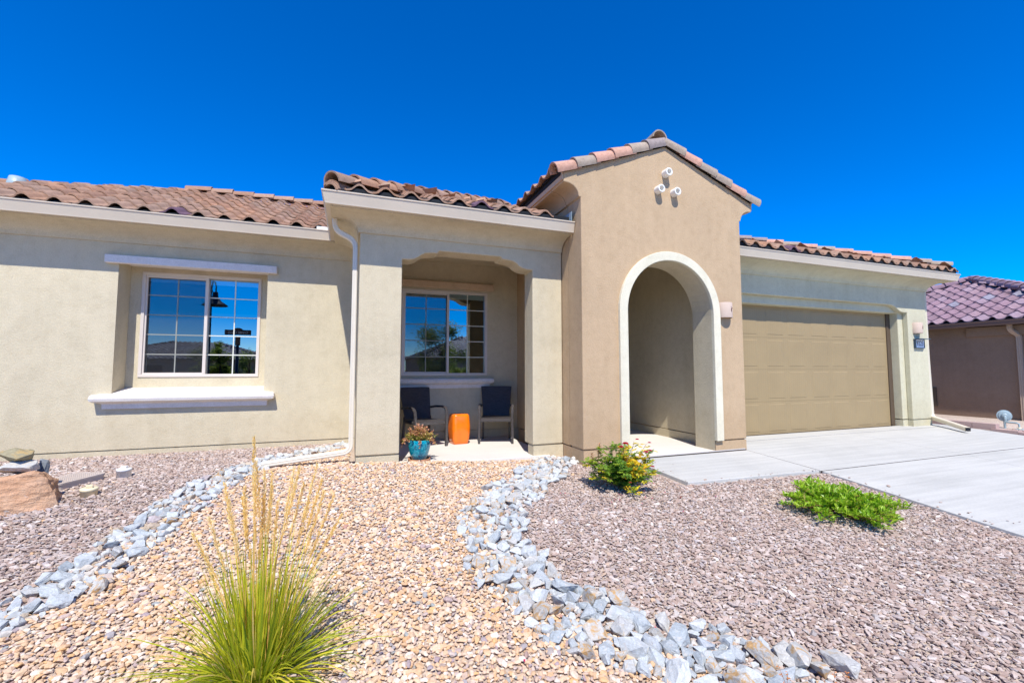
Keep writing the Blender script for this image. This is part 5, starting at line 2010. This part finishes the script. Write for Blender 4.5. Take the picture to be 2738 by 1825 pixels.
def gravel():
    rs = np.random.RandomState(4)
    tan, mau = [], []
    def blocked(x, y):
        if y > 5.70 and .3 < x < 2.72: return True
        if y > 5.75 and -.0 < x < 3: return True
        if y > 5.16 and x > 2.9: return not (11.02 < x < 12.0 and 4.95 < y < 5.95 and y > 5.885 - (12.0 - x) * .95 - .03 and y < 5.88)
        if y > 7.37: return True
        if x > 5.79: return not (x > 12.52)
        if x > 3.64 and y > 4.12 - .04 * (x - 3.7): return True
        return False
    def rows(x0, x1, y0, y1, sp):
        y = y0
        while y < y1:
            n = int((x1 - x0) / sp)
            xs_ = x0 + (np.arange(n) + rs.rand(n)) * sp
            ys_ = y + (rs.rand(n) - .5) * sp * 1.3
            for x, yy in zip(xs_, ys_):
                yield float(x), float(yy)
            y += sp * .96
    def put(x, y, s):
        dz = 0.0
        if blocked(x, y):
            q = rs.rand()
            if y < 5.1 and x > 3.3 and ((q < .05 and not blocked(x - .07, y)) or (q < .05 and not blocked(x, y - .07)) or (q < .012 and not blocked(x - .25, y)) or (q < .0009 and x < 9)):
                dz = .036
            else:
                return
        a, c = xat(R1, y), xat(R2, y)
        wob = .05 * math.sin(3.1 * y + 1.3 * x) + .04 * math.sin(9 * y)
        if y > 5.6 and x > -.02 + (7.16 - y) * 0 and x < 2.9: a = -9
        istan = a + wob * .4 < x < c + wob * .6
        stray = rs.rand()
        if istan and stray < .012: istan = False
        elif not istan and stray < .010 and a - 1.3 < x < c + .6: istan = True
        (tan if istan else mau).append((x, y, s * (.75 if dz else 1), dz))
    for x, y in rows(-4.4, 6.3, .45, 4.6, .0215): put(x, y, 1.0)
    for x, y in rows(-4.9, 5.8, 4.6, 7.4, .0235): put(x, y, 1.04)
    for x, y in rows(11.0, 12.1, 4.8, 5.95, .03): put(x, y, 1.0)
    for x, y in rows(12.52, 15.6, 3.6, 9.5, .06): put(x, y, 1.8)
    for lst, nm, kind, mat, lab, asp in (
            (tan, 'tan_gravel', 'round', M['tangravel'], 'tan and cream gravel between the two rock bands', (1.0, .74, .50)),
            (mau, 'mauve_gravel', 'sharp', M['mauvegravel'], 'mauve grey crushed gravel over the rest of the yard', (1.12, .72, .42))):
        P = np.array(lst)
        n = len(P)
        k = (np.exp(rs.normal(0, .34, n)) * .0146).clip(.006, .032) * P[:, 2]
        if nm == 'mauve_gravel': k *= .94
        z = np.array([g(x, y) for x, y in P[:, :2]]) - .006 + k * .22 + rs.rand(n) * .007 + P[:, 3]
        rots = np.stack([rs.normal(0, .20, n), rs.normal(0, .20, n), rs.rand(n) * 6.283], 1)
        scl = np.stack([k * asp[0] * rs.uniform(.85, 1.25, n), k * asp[1] * rs.uniform(.8, 1.2, n), k * asp[2] * rs.uniform(.75, 1.3, n)], 1)
        col = proto_collection(nm + '_stone', 12, 5 if kind == 'round' else 6, kind, mat)
        scatter(nm, np.stack([P[:, 0], P[:, 1], z], 1), rots, scl, rs.randint(0, 12, n), col, lab)
gravel()
mb = MB()
rp_ = random.Random(6)
for k in range(46):
    if k < 34: px_, py_ = 2.87 + rp_.gauss(0, .45), 4.15 + rp_.gauss(0, .35)
    else: px_, py_ = rp_.uniform(-1, 4.5), rp_.uniform(2.0, 5.0)
    if py_ > 4.85 or (px_ > 3.6 and py_ > 4.05): continue
    a_ = rp_.uniform(0, 6.28)
    leaf_mesh(mb, (px_, py_, g(px_, py_) + .017), (math.cos(a_), math.sin(a_), rp_.uniform(-.1, .2)), (0, 0, 1), rp_.uniform(.014, .022), .014, rp_.random(), .5, .5)
tag(mb.build('fallen_petals', M['rosered']), 'fallen red and pink petals strewn on the gravel round the rose bush', None, None, 'stuff')

# ------------------------------------------------------------------ rock bands: every rock its own object
def rock_bands():
    rg_ = random.Random(31)
    protos = []
    for k in range(16):
        r_ = random.Random(100 + k)
        pts = []
        sx, sy, sz = 1.0, r_.uniform(.66, .92), r_.uniform(.52, .80)
        for _ in range(r_.randint(11, 17)):
            v = Vector((r_.gauss(0, 1), r_.gauss(0, 1), r_.gauss(0, 1))).normalized()
            p_ = 4.5
            q = (abs(v.x) ** p_ + abs(v.y) ** p_ + abs(v.z) ** p_) ** (-1 / p_) * r_.uniform(.80, 1)
            pts.append((v.x * q * sx, v.y * q * sy, v.z * q * sz))
        me = hull_rock(pts, 'rock', None)
        me = carve(me, 2, .06, 2.6, k)
        protos.append(me)
    mats = (('rockgrey', 'blue grey'), ('rockwhite', 'pale whitish'), ('rockrust', 'rust stained'))
    meshes = {}
    for mk, _ in mats:
        for i, me in enumerate(protos):
            c = me.copy()
            c.materials.append(M[mk])
            meshes[mk, i] = c
    cand = []
    for path, wfun, bi in ((R1[:-2], lambda t: .20 + .03 * math.sin(t * 9), 0), (R2, lambda t: .27 + .05 * math.sin(t * 7 + 1), 1)):
        cum = [0]
        for a, b_ in zip(path, path[1:]): cum.append(cum[-1] + math.dist(a, b_))
        L = cum[-1]
        def at_(s):
            for i in range(len(path) - 1):
                if cum[i + 1] >= s:
                    t_ = (s - cum[i]) / (cum[i + 1] - cum[i])
                    a, b_ = path[i], path[i + 1]
                    dx, dy = b_[0] - a[0], b_[1] - a[1]
                    l_ = math.hypot(dx, dy)
                    return (a[0] + dx * t_, a[1] + dy * t_), (-dy / l_, dx / l_)
            return path[-1], (0, 1)
        placed = []
        tries = 0
        while tries < 12000:
            tries += 1
            s = rg_.uniform(0, L)
            (x, y), nrm = at_(s)
            w_ = wfun(s / L * 6)
            if bi == 0 and s < 1.2: w_ *= .65
            o_ = rg_.uniform(-1, 1) * w_
            px_, py_ = x + nrm[0] * o_, y + nrm[1] * o_
            near = 1.0 if py_ < 3.2 else .9
            k = rg_.choice((.045, .05, .056, .062, .07, .08)) * near
            if tries < 110: k = rg_.choice((.078, .086, .094)) * near
            if tries > 2500: k = rg_.uniform(.032, .046)
            if tries > 7000: k = rg_.uniform(.022, .032)
            k *= .88 if bi else .82
            if px_ > 2.36 and py_ > 5.5 and px_ > 2.9 - .02: continue
            if py_ > 5.70 and px_ > .0: continue
            if bi == 0 and py_ > 7.3: continue
            ok = True
            for (qx, qy, qk) in placed:
                if (qx - px_) ** 2 + (qy - py_) ** 2 < ((qk + k) * .66) ** 2:
                    ok = False
                    break
            if ok:
                placed.append((px_, py_, k))
        for p_ in placed: cand.append((*p_, bi))
    def size_px(c): return c[2] / math.hypot(c[0], c[1])
    cand.sort(key=size_px, reverse=True)
    ind, rest = cand[:288], cand[288:]
    for (x, y, k, bi) in ind:
        mk, word = mats[0] if (q := rg_.random()) < .68 else (mats[1] if q < .82 else mats[2])
        o = bpy.data.objects.new('rock', meshes[mk, rg_.randrange(16)])
        COL.objects.link(o)
        o.location = (x, y, g(x, y) + k * .36)
        o.rotation_euler = (rg_.gauss(0, .28), rg_.gauss(0, .28), rg_.uniform(0, 6.28))
        e = rg_.uniform(.9, 1.15)
        o.scale = (k * e, k, k * rg_.uniform(.85, 1.1))
        where = 'in the straight band left of the grass' if bi == 0 else 'in the winding band right of the tan gravel'
        tag(o, f'{word} angular rock {where}', 'rock', f'{word} rocks {where}')
    if rest:
        mb = MB()
        for (x, y, k, bi) in rest:
            me = protos[rg_.randrange(16)]
            rot = Euler((rg_.gauss(0, .3), rg_.gauss(0, .3), rg_.uniform(0, 6.28))).to_matrix()
            vs = [rot @ (v.co * k) + Vector((x, y, g(x, y) + k * .25)) for v in me.vertices]
            mb.add(vs, [tuple(p_.vertices) for p_ in me.polygons], rg_.uniform(.01, 1))
        o = mb.build('small_rocks', M['rockmix'])
        tag(o, 'small grey rocks filling the gaps in the two rock bands', None, None, 'stuff')
rock_bands()
# the larger rocks at the near end of the winding band
def band_rock(size, x, y, rot, mk, seed, label):
    return stone('rock', size, (x, y, g(x, y) + size[2] * .40), rot, M[mk], seed, 16, label)
band_rock((.115, .085, .075), 2.295, 1.80, (.1, .35, 1.2), 'rockrust', 41, 'big mauve streaked rock with a cream top at the end of the winding band')
band_rock((.095, .06, .06), 2.50, 1.69, (.25, .2, 1.5), 'rockwhite', 43, 'white upright rock with an orange stain, last of the winding band')
band_rock((.12, .08, .07), 1.60, 2.36, (.1, .1, -.6), 'rockgrey', 47, 'long grey green wedge rock at the gravel edge of the winding band')

# ------------------------------------------------------------------ across the street, seen in the window glass
mb = MB()
mb.add([(-200, -14.5, -.845), (200, -14.5, -.845), (200, -6.0, -.845), (-200, -6.0, -.845)], [(0, 1, 2, 3)])
tag(mb.build('road', M['asphalt']), 'asphalt street in front of the house', None, None, 'structure')
mb = MB()
mb.box(-200, 200, -6.0, -4.7, -1.0, -.70)
tag(mb.build('pavement', M['concrete']), 'concrete pavement along the street', None, None, 'structure')

def far_house(name, x0, x1, y0, y1, h, slope, label):
    root = empty(name, ((x0 + x1) / 2, (y0 + y1) / 2, -.86))
    tag(root, label, 'house')
    mb = MB()
    mb.box(x0, x1, y0, y1, -1.2, h)
    mb.build('wall', M['cartan'], root, True)
    d = (y1 - y0) / 2 + .4
    ax0, ax1, ay0, ay1 = x0 - .4, x1 + .4, y0 - .4, y1 + .4
    r = tile_roof('roof', M['greytile'], (ax1, ay1), (-1, 0), (0, -1), ax1 - ax0, d, h, slope, lambda u, v: v <= u <= (ax1 - ax0) - v, 71, sub=6, parent=root)
    tile_roof('roof', M['greytile'], (ax0, ay1), (0, -1), (1, 0), ay1 - ay0, d, h, slope, lambda u, v: v <= u <= (ay1 - ay0) - v, 72, sub=6, parent=root)
    tile_roof('roof', M['greytile'], (ax1, ay0), (0, 1), (-1, 0), ay1 - ay0, d, h, slope, lambda u, v: v <= u <= (ay1 - ay0) - v, 73, sub=6, parent=root)
    mb = MB()
    rz = h + slope * d
    ym = (ay0 + ay1) / 2
    mb.add([(ax0, ay1, h - .03), (ax1, ay1, h - .03), (ax1 - d, ym, rz - .05), (ax0 + d, ym, rz - .05), (ax0, ay0, h - .03), (ax1, ay0, h - .03)], [(0, 1, 2, 3), (4, 3, 2, 5), (0, 3, 4), (1, 5, 2)])
    mb.build('roof_deck', M['greytile'], root, True)
    mb = MB()
    for a, b_ in (((x0 + x1) / 2 - 2.2, (x0 + x1) / 2 - .7), ((x0 + x1) / 2 + 1.6, (x0 + x1) / 2 + 3.1)):
        mb.box(a, b_, y1 - .02, y1 + .03, .2, 1.5)
    mb.build('window', M['room'], root, True)
far_house('far_house', -16, -5.3, -26.5, -18.5, 1.9, .30, 'house with low grey tile roof reflected behind the street lamp')
far_house('opposite_house', 4.9, 17, -27.4, -18.6, 2.15, .42, 'house with grey tile roof reflected in the porch window')

def tree(name, x, y, gz, h_, cr, seed, label, nleaf=3200, narrow=1.0, big=.09):
    root = empty(name, (x, y, gz))
    tag(root, label, 'tree')
    rg_ = random.Random(seed)
    tr = MB()
    tr.tube([(0, 0, -.2), (.03, .02, h_ * .3), (-.03, .0, h_ * .6), (0, 0, h_ * .9)], [.09, .07, .045, .015], 8)
    cen = []
    for k in range(16):
        a = rg_.uniform(0, 6.28)
        t_ = rg_.uniform(.25, .95)
        L = cr * rg_.uniform(.5, 1.0) * (1 - .45 * abs(t_ - .5))
        p1 = Vector((L * math.cos(a) * narrow, L * math.sin(a) * narrow, h_ * t_ + L * .35))
        tr.tube([(0, 0, h_ * t_ * .75), (p1 * .5 + Vector((0, 0, h_ * t_ * .42))), p1], [.03, .02, .006], 5)
        cen.append((p1, cr * rg_.uniform(.22, .42)))
    tr.build('trunk', M['bark'], root)
    lv = MB()
    for k in range(nleaf):
        c, r_ = cen[rg_.randrange(len(cen))]
        p_ = c + Vector((rg_.gauss(0, .5), rg_.gauss(0, .5), rg_.gauss(0, .5))) * r_
        a = rg_.uniform(0, 6.28)
        leaf_mesh(lv, p_, (math.cos(a), math.sin(a), rg_.uniform(-.6, .5)), (0, 0, 1), rg_.uniform(.7, 1.3) * big, big * .45, rg_.random(), .2, .5)
    lv.build('crown', M['treeleaf'], root)
tree('garden_tree', 5.6, -13.0, -.85, 4.5, 1.75, 3, 'leafy green tree reflected in the porch window', 6500, 1.0, .17)
tree('garden_tree', 5.7, -9.0, -.85, 2.3, .62, 6, 'small round green tree reflected low in the porch window', 2600, 1.0, .11)
tree('garden_tree', -7.55, -16.0, -.85, 3.7, .8, 7, 'narrow dark tree reflected beside the street lamp post', 3000, .6, .16)
tree('garden_tree', -4.45, -8.0, -.85, 3.1, .75, 9, 'grey green tree reflected below the street sign', 3400, .9, .11)
tree('garden_tree', -8.1, -15.2, -.85, 3.2, .9, 10, 'broad olive tree reflected at the left of the lamp post', 3000, 1.0, .15)

# street lamp and street name sign
SL = empty('street_lamp', (-5.87, -7.0, -.72))
tag(SL, 'black street lamp with bell shade, reflected in the left window', 'street lamp')
mb = MB()
mb.lathe([(.10, 0), (.10, .35), (.062, .45), (.055, 2.6), (.048, 4.7), (0, 4.72)], (0, 0, 0), 14)
mb.build('pole', M['blackmetal'], SL)
mb = MB()
mb.tube([(0, 0, 4.70), (.0, 0, 5.2), (.02, 0, 5.62), (.06, 0, 5.86), (.13, 0, 5.82), (.18, 0, 5.62), (.18, 0, 5.35)], .028, 8)
mb.tube([(.0, 0, 5.0), (.10, 0, 5.3), (.22, 0, 5.38)], .02, 8)
mb.tube([(.02, 0, 5.45), (.12, 0, 5.25), (.20, 0, 5.1)], .016, 8)
mb.build('bracket', M['blackmetal'], SL)
mb = MB()
mb.lathe([(0, 5.36), (.10, 5.36), (.12, 5.12), (.20, 5.02), (.26, 4.94), (.47, 4.80), (.50, 4.755), (.46, 4.76), (.24, 4.88), (0, 4.95)], (.16, 0, 0), 24)
mb.build('lamp_shade', M['blackmetal'], SL)

SG = empty('street_sign', (-4.36, -5.0, -.70))
tag(SG, 'brown street name sign on a dark post, reflected in the left window', 'street sign')
mb = MB()
mb.lathe([(.055, 0), (.055, 2.9), (.0, 2.9)], (0, 0, 0), 14)
mb.build('post', M['blackmetal'], SG)
mb = MB()
mb.box(-.09, .09, -.02, .02, 2.9, 3.28)
mb.build('clamp', M['bark'], SG)
mb = MB()
outl_ = [(-.47, 3.33), (.47, 3.33), (.47, 3.52), (.45, 3.535), (.17, 3.535)] + [(.17 * math.cos(R(a)), 3.535 + .085 * math.sin(R(a))) for a in (30, 60, 90, 120, 150)] + [(-.17, 3.535), (-.47, 3.535)]
mb.prism_y(outl_, -.012, .012)
mb.build('sign_board', M['signboard'], SG)
text('Crystal Creek', .155, (0, .0135, 3.43), (R(90), 0, R(180)), M['signtext'], SG, 'lettering', .001, .82)
